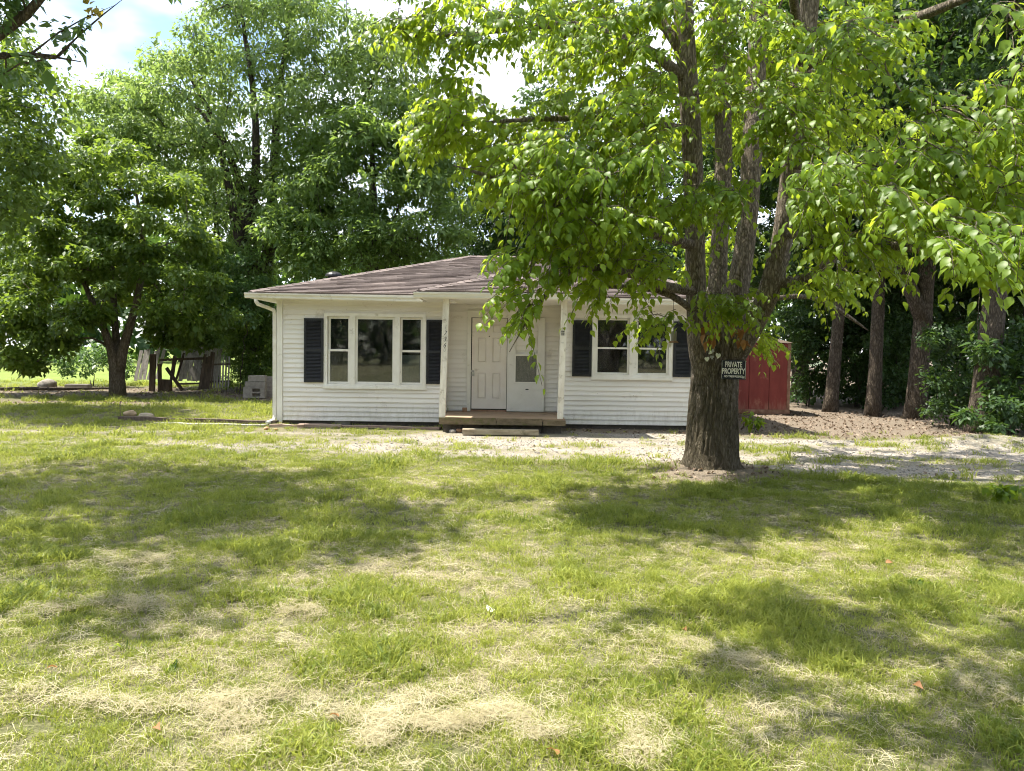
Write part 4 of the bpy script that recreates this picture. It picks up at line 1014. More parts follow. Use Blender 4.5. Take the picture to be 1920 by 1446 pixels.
class Skel:
    def __init__(s): s.p = []; s.par = []; s.r = []
    def limb(s, pts, rad, parent=-1, step=0.3):
        pts = np.asarray(pts, float); rad = np.asarray(rad, float)
        seg = np.concatenate([[0], np.cumsum(np.linalg.norm(np.diff(pts, axis=0), axis=1))])
        n = max(len(pts), int(seg[-1]/step)+1); t = np.linspace(0, seg[-1], n)
        q = np.stack([np.interp(t, seg, pts[:, k]) for k in range(3)], -1)
        for _ in range(2):
            if n > 3: q[1:-1] = (q[:-2]+2*q[1:-1]+q[2:])/4
        rr = np.interp(t, seg, rad); last = parent; ids = []
        for a, b in zip(q, rr):
            s.p.append(a); s.par.append(last); s.r.append(b); last = len(s.p)-1; ids.append(last)
        return ids
    def nearest(s, a): return int(np.argmin(((np.array(s.p)-a)**2).sum(1)))
    def connect(s, A, r, step=0.35, tip=0.008, climb=0.6, maxr=0.06):
        cap = len(s.p)+len(A)*14; PP = np.zeros((cap, 3)); n = len(s.p); PP[:n] = np.array(s.p)
        d0 = np.array([np.min(((PP[:n]-a)**2).sum(1)) for a in A])
        for a in A[np.argsort(d0)]:
            dd = np.linalg.norm(PP[:n]-a, axis=1)+climb*np.maximum(0, PP[:n, 2]-a[2])
            k = int(np.argmin(dd)); p0 = PP[k]; L = np.linalg.norm(a-p0)
            if L < 0.05: continue
            m = int(min(12, max(2, L/step)))
            par = s.par[k]; pd = unitv(p0-PP[par]) if par >= 0 else v3(0, 0, 1)
            p1 = p0+(pd*0.35+unitv(a-p0)*0.35+v3(0, 0, 0.22))*L*0.6
            last = k
            for t in np.linspace(0, 1, m+1)[1:]:
                q = (1-t)**2*p0+2*t*(1-t)*p1+t*t*a+(r.normal(0, 0.03, 3)*min(L, 1.5) if t < 1 else 0)
                s.p.append(q); s.par.append(last); s.r.append(-tip); last = len(s.p)-1
                if n < cap: PP[n] = q; n += 1
        N = len(s.p); w = np.zeros(N); e = 2.3; R = np.array(s.r)
        for i in range(N-1, -1, -1):
            if R[i] < 0:
                w[i] = max(w[i], (-R[i])**e); R[i] = min(maxr, w[i]**(1/e))
            pa = s.par[i]
            if pa >= 0: w[pa] += min(w[i] if s.r[i] < 0 else 0, maxr**e)
        for i in range(N):
            pa = s.par[i]
            if pa >= 0 and s.r[i] < 0: R[i] = min(R[i], max(0.004, R[pa]*0.85 if s.r[pa] >= 0 else R[pa]))
        s.R = R
    def build(s, mb, sides=(14, 8, 5), rough=None):
        N = len(s.p)
        if not hasattr(s, 'R'): s.R = np.array(s.r)
        kids = [[] for _ in range(N)]
        for i, pa in enumerate(s.par):
            if pa >= 0: kids[pa].append(i)
        starts = [i for i in range(N) if s.par[i] < 0]; Pn = np.array(s.p); stack = [([], i) for i in starts]
        while stack:
            chain, i = stack.pop(); chain = list(chain)
            while True:
                chain.append(i)
                if not kids[i]: break
                ks = sorted(kids[i], key=lambda q: -s.R[q])
                nxt = ks[0] if ((s.r[ks[0]] >= 0) or s.r[i] < 0) else None
                for q in ks:
                    if q != nxt: stack.append(([i], q))
                if nxt is None: break
                i = nxt
            if len(chain) < 2: continue
            rr = s.R[chain].copy()
            if len(chain) > 1: rr[0] = min(rr[0], rr[1]*1.25)
            rr[-1] *= 0.5
            big = rr.max()
            n = sides[0] if big > 0.09 else sides[1] if big > 0.03 else sides[2]
            mb.tube(Pn[chain], rr, n, True, rough if big > 0.09 else None)

def bark_rough(th, pts):
    z = np.linalg.norm(np.diff(pts, axis=0, prepend=pts[:1]), axis=1).cumsum()[:, None]
    a = np.broadcast_to(th[None], (len(pts), len(th)))
    return 1+0.10*(fbm(np.cos(a)*2.2+pts[:1, :1], np.sin(a)*2.2+z*0.7, z*0.9, 5)-0.5)+0.09*(fbm(np.cos(a)*9, np.sin(a)*9, z*1.6, 9, 2)-0.5)

def in_poly(x, y, poly):
    c = np.zeros(np.shape(x), bool); n = len(poly)
    for i in range(n):
        (xa, ya), (xb, yb_) = poly[i], poly[(i+1) % n]
        hit = ((ya > y) != (yb_ > y)) & (x < (xb-xa)*(y-ya)/(yb_-ya+1e-12)+xa); c ^= hit
    return c
def clumps(poly, d0, d1, n, r, mind=0.0):
    xs, ys = [q[0] for q in poly], [q[1] for q in poly]; out = []; tries = 0
    while len(out) < n and tries < n*60:
        tries += 1
        x, y = r.uniform(min(xs), max(xs)), r.uniform(min(ys), max(ys))
        if not in_poly(np.array(x), np.array(y), poly): continue
        p = P(x, y, r.uniform(d0, d1))
        if p[2] < 0.3: continue
        if mind and out and np.min(((np.array(out)-p)**2).sum(1)) < mind*mind: continue
        out.append(p)
    return np.array(out)
def ellipsoid(c, rad, n, r, shell=0.5, mind=0.0):
    out = []; tries = 0
    while len(out) < n and tries < n*40:
        tries += 1
        v = unitv(r.normal(0, 1, 3))*(shell+(1-shell)*r.random()); p = np.array(c)+v*np.array(rad)
        if mind and out and np.min(((np.array(out)-p)**2).sum(1)) < mind*mind: continue
        out.append(p)
    return np.array(out)
def out_of_frame(A, margin=25):
    px, py, w = project(A); return A[(w < 0.5) | (px < -margin) | (px > 1920+margin) | (py < -margin)]

# ---- the big shade tree on the lawn
r = np.random.default_rng(11)
tb = np.array([TREE[0], TREE[1], float(height(TREE[0], TREE[1]))])
oak = thing('shade_tree', 'big multi-stemmed shade tree with bright green leaves bearing the black sign', 'tree', tb)
tk = MB()
zz_ = np.array([-0.25, 0.02, 0.12, 0.3, 0.6, 1.0, 1.4, 1.8, 2.1, 2.35]); rr_ = np.array([0.50, 0.43, 0.385, 0.36, 0.345, 0.333, 0.328, 0.335, 0.29, 0.17])
zf = np.linspace(-0.25, 2.35, 90); rf = np.interp(zf, zz_, rr_)
cx_ = np.interp(zf, [0, 1.0, 1.8, 2.35], [2.86, 2.85, 2.885, 2.92])
def trunk_rough(th, pts):
    z = pts[:, 2:3]; a = np.broadcast_to(th[None], (len(pts), len(th)))
    flare = np.clip(1-z/0.5, 0, 1)**1.6*0.22*(np.maximum(0, np.cos(a*5+0.7))-0.3)+np.clip(1-(z+0.05)/0.28, 0, 1)**1.8*0.45*np.maximum(0, np.cos(a*4+1.9+0.6*np.sin(a)))
    bulge = 0.16*(fbm(np.cos(a)*1.1+3, np.sin(a)*1.1, z*0.9, 15, 2)-0.5)
    w = fbm(np.cos(a)*3, np.sin(a)*3, z*3.0, 19, 3)*2.6
    ridge = np.abs(np.sin(a*13+w*4.5))**0.7
    return 1+flare+bulge+0.085*(ridge-0.6)*(0.2+1.6*fbm(np.cos(a)*4, np.sin(a)*4, z*9, 21, 2))
tk.tube(np.stack([cx_, np.full(90, TREE[1]), zf], -1), rf, 128, True, trunk_rough)
sk = Skel()
def PL(lst): return [P(a, b, c) for a, b, c, _ in lst], [q[3] for q in lst]
s1 = sk.limb(*PL([(1326, 750, 10.8, 0.08), (1321, 690, 10.78, 0.165), (1308, 640, 10.7, 0.165), (1304, 560, 10.65, 0.138), (1304, 450, 10.6, 0.130), (1297, 250, 10.5, 0.132), (1284, 80, 10.4, 0.130), (1276, -150, 10.3, 0.12), (1265, -450, 10.2, 0.08), (1255, -700, 10.1, 0.04)]))
s2 = sk.limb(*PL([(1345, 750, 11.0, 0.08), (1350, 690, 11.0, 0.20), (1372, 610, 11.0, 0.17), (1386, 530, 11.05, 0.148), (1402, 430, 11.1, 0.138), (1412, 250, 11.2, 0.142), (1420, 90, 11.3, 0.13), (1435, -200, 11.4, 0.10), (1450, -600, 11.5, 0.04)]))
s3 = sk.limb(*PL([(1335, 750, 11.1, 0.08), (1335, 690, 11.15, 0.19), (1343, 600, 11.35, 0.15), (1348, 470, 11.6, 0.125), (1358, 300, 11.8, 0.13), (1350, 50, 12.0, 0.11), (1330, -300, 12.2, 0.06)]))
s4 = sk.limb(*PL([(1345, 750, 10.85, 0.08), (1356, 690, 10.8, 0.17), (1394, 635, 10.6, 0.165), (1428, 592, 10.5, 0.140), (1452, 525, 10.4, 0.145), (1470, 440, 10.3, 0.135), (1485, 300, 10.3, 0.128), (1505, 120, 10.2, 0.125), (1525, -50, 10.1, 0.115), (1560, -400, 10.0, 0.06)]))
def near(px, py, d): return sk.nearest(P(px, py, d))
def bough(lst):
    a = lst[0]; par = near(a[0], a[1], a[2])
    return sk.limb([sk.p[par]]+[P(q[0], q[1], q[2]) for q in lst[1:]], [min(sk.r[par]*0.7, lst[1][3]*1.15)]+[q[3] for q in lst[1:]], par)
bough([(1460, 550, 10.4, 0), (1500, 547, 10.25, 0.075), (1535, 528, 10.1, 0.085), (1560, 495, 10.0, 0.08), (1578, 458, 9.95, 0.03)])
bough([(1440, 560, 10.4, 0), (1500, 548, 10.9, 0.034), (1560, 568, 11.2, 0.030), (1600, 600, 11.4, 0.026), (1628, 620, 11.5, 0.010)])
bough([(1303, 470, 10.6, 0), (1230, 440, 10.0, 0.07), (1120, 400, 9.2, 0.055), (980, 350, 8.5, 0.035), (850, 310, 8.0, 0.012)])
bough([(1305, 560, 10.6, 0), (1250, 540, 9.9, 0.06), (1150, 500, 8.8, 0.045), (1060, 500, 8.1, 0.03), (1005, 570, 7.8, 0.018), (955, 660, 7.6, 0.006)])
bough([(1305, 600, 10.6, 0), (1255, 545, 10.2, 0.045), (1180, 535, 9.6, 0.03), (1080, 540, 9.2, 0.015)])
bough([(1290, 150, 10.5, 0), (1220, 90, 10.2, 0.065), (1080, 40, 9.6, 0.045), (920, 60, 9.0, 0.03), (780, 70, 8.4, 0.01)])
bough([(1284, 90, 10.4, 0), (1180, -60, 10.8, 0.07), (1000, -160, 11.0, 0.05), (850, -180, 11.0, 0.03)])
bough([(1295, 260, 10.5, 0), (1200, 230, 9.6, 0.05), (1050, 220, 9.0, 0.035), (900, 230, 8.6, 0.015)])
bough([(1505, 120, 10.2, 0), (1580, 85, 9.2, 0.075), (1680, 50, 8.2, 0.06), (1790, 5, 7.2, 0.04), (1950, -60, 6.2, 0.02)])
bough([(1485, 300, 10.3, 0), (1590, 330, 9.0, 0.055), (1720, 300, 7.6, 0.04), (1880, 250, 6.4, 0.02)])
bough([(1470, 430, 10.3, 0), (1600, 450, 8.8, 0.05), (1740, 470, 7.2, 0.035), (1900, 520, 6.0, 0.012)])
bough([(1505, 130, 10.2, 0), (1480, -60, 8.6, 0.05), (1400, -250, 7.0, 0.03), (1300, -500, 5.4, 0.012)])
CL = []
def addc(poly, d0, d1, n, mind=0.2): CL.append(clumps(poly, d0, d1, n, r, mind))
addc([(800, -10), (1010, -10), (1030, 50), (950, 90), (880, 110), (830, 60)], 8.0, 9.8, 18)
addc([(752, 20), (805, 10), (815, 50), (765, 50)], 8.2, 8.8, 4, 0.1)
addc([(1040, -10), (1250, -10), (1240, 110), (1130, 110), (1040, 120)], 8.6, 11.5, 34)
addc([(840, 150), (900, 135), (915, 190), (880, 220), (930, 240), (1060, 180), (1240, 150), (1250, 260), (1050, 260), (880, 275), (830, 290), (805, 225)], 8.0, 10.5, 48)
addc([(815, 205), (850, 200), (850, 275), (815, 265)], 8.0, 8.8, 5, 0.12)
addc([(880, 295), (1000, 260), (1240, 260), (1240, 345), (1120, 355), (1000, 355), (905, 325)], 7.4, 9.6, 44)
addc([(990, 365), (1230, 365), (1240, 420), (1100, 425), (1010, 415)], 7.6, 9.2, 21)
addc([(985, 420), (1050, 420), (1060, 470), (1000, 480)], 7.5, 8.3, 4, 0.12)
addc([(965, 560), (990, 550), (990, 590), (968, 590)], 7.6, 7.8, 2, 0.05)
addc([(955, 470), (1000, 470), (1000, 490), (955, 490)], 7.6, 8.0, 2, 0.1)
addc([(1000, 490), (1080, 480), (1060, 520), (1000, 520)], 7.7, 8.4, 2, 0.12)
addc([(1090, 445), (1260, 435), (1270, 510), (1180, 515), (1100, 490)], 8.4, 9.8, 15)
addc([(1080, 530), (1130, 525), (1130, 550), (1090, 555)], 8.4, 9.0, 2, 0.1)
addc([(1215, 575), (1255, 570), (1260, 600), (1225, 605)], 9.3, 9.9, 2)
addc([(1310, 545), (1400, 540), (1410, 575), (1310, 580)], 9.7, 10.2, 5)
addc([(1280, 100), (1500, 60), (1520, 240), (1420, 300), (1300, 260)], 8.8, 10.0, 14)
addc([(1250, -10), (1560, -10), (1540, 60), (1260, 80)], 8.6, 10.2, 14)
addc([(1040, -10), (1250, -10), (1250, 150), (1100, 200), (1040, 120)], 9.5, 12.0, 16)
addc([(1300, 60), (1640, 20), (1620, 240), (1320, 300)], 11.6, 13.5, 22)
addc([(1500, 500), (1580, 510), (1570, 545), (1510, 540)], 10.0, 10.8, 5)
addc([(1410, 620), (1450, 620), (1460, 640), (1420, 645)], 10.8, 11.4, 2)
addc([(1230, 370), (1320, 330), (1390, 350), (1380, 400), (1260, 410)], 8.4, 9.6, 11)
addc([(1560, 20), (1670, 30), (1690, 110), (1600, 130), (1540, 100)], 7.0, 8.5, 13)
addc([(1440, 180), (1550, 190), (1560, 260), (1440, 270)], 8.2, 9.6, 12)
addc([(1450, 300), (1640, 270), (1650, 350), (1500, 390)], 6.8, 8.8, 20)
addc([(1640, 190), (1920, 120), (1940, 280), (1700, 290)], 6.2, 8.4, 23)
addc([(1880, 0), (1950, 0), (1950, 110), (1880, 90)], 5.4, 6.4, 5)
addc([(1600, 310), (1930, 290), (1930, 400), (1620, 400)], 6.0, 8.8, 24)
addc([(1690, 395), (1930, 360), (1930, 440), (1850, 465), (1740, 440)], 5.6, 7.2, 12)
addc([(1800, 465), (1880, 460), (1850, 490)], 5.6, 6.2, 2, 0.12)
addc([(1500, 430), (1690, 420), (1680, 475), (1560, 490)], 7.4, 9.4, 11)
addc([(1260, -10), (1640, -10), (1600, 120), (1560, 260), (1260, 260)], 11.6, 14.5, 46)
addc([(1300, 240), (1600, 200), (1900, 280), (1900, 420), (1500, 440), (1320, 460)], 11.8, 14.5, 28)
addc([(1250, 420), (1420, 430), (1400, 540), (1270, 540)], 11.6, 13.0, 8)
E = ellipsoid((2.6, 9.3, 8.2), (5.6, 6.6, 4.4), 520, r, 0.35, 0.55)
O_ = np.column_stack([r.uniform(-1.6, 3.8, 70), r.uniform(2.2, 5.6, 70), r.uniform(4.8, 7.6, 70)])  # unseen overhead leaf clumps, added to shade the lower right lawn
E = np.vstack([E, O_])
E = E[~((E[:, 0] < 1.3) & (E[:, 1] > 6.0) & (r.random(len(E)) < 0.6))]
E = out_of_frame(E[E[:, 2] > 3.2], 40); E = E[(E[:, 2] > 4.2) & (fbm(E[:, 0]*0.5, E[:, 1]*0.5, E[:, 2]*0.5, 91, 2) > np.where(E[:, 1] > 10.3, 0.38, 0.49))]
near_c = np.vstack(CL); C_all = np.vstack([near_c, E])
sk.connect(C_all, r, 0.30, 0.006, 0.5, 0.05)
Pn, Dn, Nn, Ln, Tn, TW = spray_leaves(near_c, np.full(len(near_c), 0.34), r, np.array([2.86, 10.9, 3.0]), 7, 7, 0.112)
P2, D2, N2, L2, T2, TW2 = spray_leaves(E, np.full(len(E), 0.46), r, np.array([2.86, 10.9, 4.0]), 7, 8, 0.125)
qx, qy, qw = project(P2); kq = ~((qw < 5.0) & (qx > -60) & (qx < 1980) & (qy > -60))
P2, D2, N2, L2, T2 = P2[kq], D2[kq], N2[kq], L2[kq], T2[kq]
sk.build(tk, (20, 9, 5), bark_rough)
for t in TW: tk.tube(t, np.linspace(0.0045, 0.0018, len(t)), 3, False)
tk.build('trunk', M['bark'], oak, True)
Pn, Dn, Nn, Ln, Tn = np.vstack([Pn, P2]), np.vstack([Dn, D2]), np.vstack([Nn, N2]), np.concatenate([Ln, L2]), np.concatenate([Tn, T2])
# leaf tint raised slightly, so yellower, towards the camera
Tn = Tn+0.06*smooth(8.5, 6.0, Pn[:, 1])
pxs, pys, ws = project(Pn)
seen = (pxs > 30) & (pxs < 1890) & (pys > 30) & (pys < 700) & (ws > 1)
big = np.argsort(-np.where(seen, Ln/ws, 0))[:300]
rest = np.ones(len(Pn), bool); rest[big] = False
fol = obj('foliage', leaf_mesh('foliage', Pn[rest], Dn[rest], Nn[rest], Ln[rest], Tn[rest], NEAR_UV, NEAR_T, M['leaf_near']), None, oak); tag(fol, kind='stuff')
lv = [leaf_mesh('leaf', np.zeros((1, 3)), np.array([[0, 1.0, 0]]), np.array([[0, 0, 1.0]]), np.ones(1), np.array([t]), NEAR_UV*np.array([1, w_, 1]), NEAR_T, M['leaf_near']) for t, w_ in ((0.25, 1.0), (0.45, 0.92), (0.62, 1.05), (0.8, 0.95), (1.0, 1.0))]
for i in big:
    D_ = unitv(Dn[i]); S_v = unitv(np.cross(D_, Nn[i])); N_v = np.cross(S_v, D_)
    o = obj('leaf', lv[int(np.clip(Tn[i]*5, 0, 4))], None, oak); o.matrix_parent_inverse = Matrix()
    Mx = Matrix.Identity(4)
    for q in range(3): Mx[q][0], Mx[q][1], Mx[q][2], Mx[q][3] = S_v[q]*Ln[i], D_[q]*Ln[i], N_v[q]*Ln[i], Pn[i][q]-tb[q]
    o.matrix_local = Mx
# dead brown bunches hanging by the fork
for px, py, n in ((1334, 634, 9), (1336, 594, 5), (1384, 606, 7), (1391, 626, 4)):
    c = P(px, py, 10.25); q = c+r.normal(0, 1, (n, 3))*np.array([0.05, 0.04, 0.07])
    me = leaf_mesh('dead_leaf', q, r.normal(0, 0.25, (n, 3))+np.array([0, 0, -1.0]), r.normal(0, 1, (n, 3))*np.array([1, 0.5, 0.3])+np.array([0, -0.8, 0]), np.full(n, 0.15), r.random(n), NEAR_UV*np.array([1, 0.8, 2.2]), NEAR_T, M['leaf_dead'])
    obj('dead_leaf', me, None, oak)

# sign
sp0 = P(1375.5, 693.5, 10.44); sgn_w, sgn_h = 0.335, 0.262
sign = thing('sign', 'black metal sign reading private property nailed to the shade tree trunk', 'sign', (sp0[0], 10.44, sp0[2]))
tilt = 0.012
def sbox(x0, x1, z0, z1, ya, yb_, m, name):
    mb = MB().box(x0, x1, ya, yb_, z0, z1); me = mb.mesh(name)
    me.transform(Matrix.Translation((sp0[0], 10.44, sp0[2])) @ Matrix.Rotation(tilt, 4, 'Y')); return obj(name, me, m, sign)
sbox(-sgn_w/2, sgn_w/2, -sgn_h/2, sgn_h/2, -0.002, 0.002, M['signblack'], 'plate')
bw = 0.004; e0 = 0.006
bb = MB(); frame_rect(bb, -sgn_w/2+e0, sgn_w/2-e0, -sgn_h/2+e0, sgn_h/2-e0, -0.0042, -0.0022, bw); me = bb.mesh('border')
me.transform(Matrix.Translation((sp0[0], 10.44, sp0[2])) @ Matrix.Rotation(tilt, 4, 'Y')); obj('border', me, M['signwhite'], sign)
for txt, dz, sz, wd, bo in (('PRIVATE', 0.068, 0.104, 0.60, 0.0030), ('PROPERTY', -0.022, 0.104, 0.63, 0.0030), ('NO TRESPASSING', -0.092, 0.040, 0.80, 0.0010)):
    letters(txt, sz, (sp0[0]-0.004, 10.44-0.0045, sp0[2]+dz), M['signwhite'], 'lettering', sign, rz=tilt, extr=0.001, width=wd, bold=bo)
sbox(0.118, 0.150, -0.112, -0.086, -0.0046, -0.0024, M['digitfade'], 'corner_mark')

# heart garland
gp = P(1332, 668, 10.44)
gar = thing('heart_garland', 'small garland of pale hearts hung on the shade tree trunk', 'ornament', gp)
def heart(px, py, size, m, rot):
    c = P(px, py, 10.43); t = np.linspace(0, 2*np.pi, 26, endpoint=False)
    hx_ = 16*np.sin(t)**3/17; hz_ = (13*np.cos(t)-5*np.cos(2*t)-2*np.cos(3*t)-np.cos(4*t))/17
    x_, z_ = (hx_*math.cos(rot)-hz_*math.sin(rot))*size*0.8, (hx_*math.sin(rot)+hz_*math.cos(rot))*size
    V_ = [(c[0]+a, c[1]-0.006, c[2]+b) for a, b in zip(x_, z_)]+[(c[0]+a, c[1]+0.006, c[2]+b) for a, b in zip(x_, z_)]+[(c[0], c[1]-0.011, c[2])]
    n = 26; mb = MB().add(V_, [(i, (i+1) % n, (i+1) % n+n, i+n) for i in range(n)], [(2*n, (i+1) % n, i) for i in range(n)])
    mb.build('heart', m, gar)
heart(1325.5, 673.5, 0.042, M['heart'], 0.1); heart(1346.5, 667, 0.047, M['heart'], -0.12); heart(1335, 670, 0.034, M['heartgrey'], 0.0)
for px, py, s, m in ((1325, 655, 0.032, 'ribbon'), (1332, 661, 0.034, 'heart'), (1337, 658, 0.030, 'heartgrey')): heart(px, py, s, M[m], 1.1)
st_ = MB()
for a, b in (((1330, 645), (1326, 669)), ((1335, 645), (1335, 667)), ((1340, 648), (1346, 662))):
    st_.tube([P(a[0], a[1], 10.44), P(b[0], b[1], 10.435)], [0.004, 0.004], 5)
st_.build('string', M['blackmetal'], gar)

# bird feeder hanging left of the trunk
fp = P(1262, 640, 9.9)
fd = thing('bird_feeder', 'grey hanging bird feeder with a brown tray left of the trunk', 'bird feeder', fp)
MB().tube([P(1263, 621, 9.9), P(1263, 622, 9.9), P(1263, 639, 9.9)], [0.025, 0.042, 0.036], 12).build('jar', M['concrete'], fd)
MB().tube([P(1263, 639.2, 9.9), P(1263, 641, 9.9), P(1263, 643, 9.9)], [0.045, 0.058, 0.062], 12).build('tray', M['brownblock'], fd)
MB().beam(P(1257.5, 643, 9.9), P(1256, 651, 9.9), 0.03, 0.008, up=(0, 1, 0)).build('flap', M['trim'], fd)
MB().tube([P(1263, 560, 10.0), P(1263, 621, 9.9)], [0.003, 0.003], 5).build('wire', M['blackmetal'], fd)
wt = P(1571.5, 495, 9.85)
tag(MB().tube([P(1571.5, 488, 9.86), P(1571.5, 501, 9.86)], [0.016, 0.016], 10).build('insulator', M['paper']), 'small white insulator tied to the broken branch right of the fork', 'insulator')

# ---- other trees
def tree(name, label, base, limbs, groups, leafm, barkm, seed, size=0.13, UV=FAR_UV, group=None, droop=0.5, flat=0.6, tip=0.012, maxr=0.09, step=0.6, extra=None, climb=0.6):
    """limbs: list of (pts, radii); groups: list of (centres, radius, leaves per clump)"""
    r = np.random.default_rng(seed)
    t = thing(name, label, 'tree', base, group)
    s = Skel()
    for pts, rad in limbs:
        par = -1
        if len(s.p): par = s.nearest(np.asarray(pts[0]))
        s.limb(pts, rad, -1 if not len(s.p) else par, step)
    C = np.vstack([g[0] for g in groups if len(g[0])])
    s.connect(C, r, step, tip, climb, maxr)
    mb = MB(); s.build(mb, (14, 7, 4), bark_rough)
    mb.build('trunk', barkm, t, True)
    out = [cluster_leaves(g[0], np.full(len(g[0]), g[1])*r.uniform(0.75, 1.25, len(g[0])), g[2], size, r, droop, flat) for g in groups if len(g[0])]
    arr = [np.concatenate([o_[k] for o_ in out]) for k in range(5)]
    obj('crown', leaf_mesh('crown', *arr, UV, FAR_T, leafm), None, t)
    if extra: extra(t, r)
    return t

R_ = lambda s: np.random.default_rng(s)
# overhanging tree at the left, mostly above and beside the view
r = R_(21)
E = ellipsoid((-8.3, 8.6, 8.6), (4.2, 3.6, 3.2), 210, r, 0.25, 0.5)
E = out_of_frame(E[E[:, 2] > 5.4], 30); E = E[fbm(E[:, 0]*0.45, E[:, 1]*0.45, E[:, 2]*0.4, 77, 2) > 0.40]
vis = np.vstack([clumps([(-20, 110), (70, 105), (60, 150), (-20, 170)], 9.6, 10.6, 4, r), clumps([(-30, -20), (50, -20), (30, 60), (-30, 90)], 9.4, 10.4, 6, r), clumps([(90, 70), (150, 40), (190, 60), (130, 110)], 9.8, 10.4, 3, r)])
def yellow(t, r):
    C = clumps([(110, 0), (180, 15), (170, 45), (100, 40)], 9.8, 10.2, 3, r)
    a = cluster_leaves(C, np.full(len(C), 0.12), 6, 0.10, r); obj('yellow_leaves', leaf_mesh('yellow_leaves', *a, NEAR_UV, NEAR_T, M['leaf_yellow']), None, t)
tree('overhanging_tree', 'overhanging tree whose bare-twigged branch enters at the upper left corner', (-9.8, 8.8, 0),
     [([(-9.8, 8.8, -0.2), (-9.7, 8.8, 2.0), (-9.4, 8.9, 4.5), (-8.9, 9.0, 7.5), (-8.6, 9.0, 10.5)], [0.34, 0.28, 0.24, 0.17, 0.06]),
      ([(-9.4, 8.9, 4.4), P(-40, 115, 10.0), P(5, 82, 10.0), P(60, 30, 10.0), P(100, -10, 10.0), P(160, -120, 9.8)], [0.13, 0.07, 0.062, 0.056, 0.05, 0.02]),
      ([P(-40, 112, 10.0), P(0, 97, 10.0), P(60, 101, 10.0), P(122, 106, 10.0), P(152, 116, 10.0)], [0.05, 0.045, 0.035, 0.028, 0.012]),
      ([P(110, 104, 10.0), P(128, 78, 10.0), P(175, 40, 10.0), P(235, -5, 10.0)], [0.022, 0.02, 0.013, 0.005]),
      ([P(60, 100, 10.0), P(90, 60, 10.0), P(150, 35, 10.0), P(215, 10, 10.0)], [0.02, 0.014, 0.009, 0.004]),
      ([(-9.2, 8.9, 5.6), (-7.5, 8.6, 7.2), (-5.8, 8.2, 8.4)], [0.12, 0.07, 0.03]), ([(-9.3, 8.9, 5.2), (-8.6, 7.4, 6.8), (-7.0, 6.4, 8.0)], [0.11, 0.07, 0.03])],
     [(E, 0.62, 150), (vis, 0.22, 26)], M['leaf_mid'], M['bark_tan'], 22, 0.115, extra=yellow, droop=0.6)
# dark tree at the left edge
r = R_(31)
C = np.vstack([clumps([(-200, 120), (75, 130), (110, 200), (100, 330), (60, 440), (-200, 520)], 18, 22, 64, r, 0.4), clumps([(-260, -200), (-10, -60), (40, 120), (-260, 120)], 17, 22, 30, r, 0.5)])
tree('edge_tree', 'dark leafy tree cut by the left edge of the view', (-15.5, 20, 0), [([(-15.5, 20, -0.2), (-15.4, 20, 3), (-15.2, 20, 6), (-15, 20, 10)], [0.3, 0.24, 0.18, 0.06])], [(C, 0.75, 210)], M['leaf_dark'], M['bark_dark'], 32, 0.15)
# broad low dark tree over the side lawn
r = R_(41)
base = G(226, 742)
C = np.vstack([clumps([(20, 350), (60, 290), (130, 300), (170, 245), (240, 265), (290, 320), (350, 330), (370, 420), (420, 500), (400, 610), (310, 620), (250, 570), (150, 600), (60, 640), (-20, 620), (-30, 420)], base[1]-2.2, base[1]+2.4, 190, r, 0.35),
               clumps([(-40, 590), (120, 580), (110, 670), (60, 690), (-40, 680)], base[1]-1.8, base[1]+0.5, 18, r, 0.3), clumps([(290, 590), (430, 570), (400, 650), (300, 640)], base[1]-1.5, base[1]+1.5, 20, r, 0.3),
               clumps([(100, 590), (200, 570), (190, 640), (120, 640)], base[1]-1.5, base[1]-0.5, 6, r, 0.3)])
tree('low_tree', 'broad low dark green tree on the shaded side lawn', base,
     [([base+v3(-0.1, 0, -0.15), P(222, 690, base[1]), P(205, 640, base[1]), P(170, 560, base[1]), P(130, 460, base[1])], [0.30, 0.22, 0.13, 0.10, 0.04]),
      ([P(222, 700, base[1]), P(232, 640, base[1]), P(262, 560, base[1]), P(270, 450, base[1]), P(250, 330, base[1])], [0.2, 0.15, 0.12, 0.08, 0.03]),
      ([P(224, 690, base[1]), P(215, 620, base[1]+0.4), P(212, 520, base[1]+0.8), P(200, 380, base[1]+0.8)], [0.18, 0.12, 0.09, 0.03])],
     [(C, 0.58, 260)], M['leaf_dark'], M['bark_tan'], 42, 0.15, droop=0.6, flat=0.55)
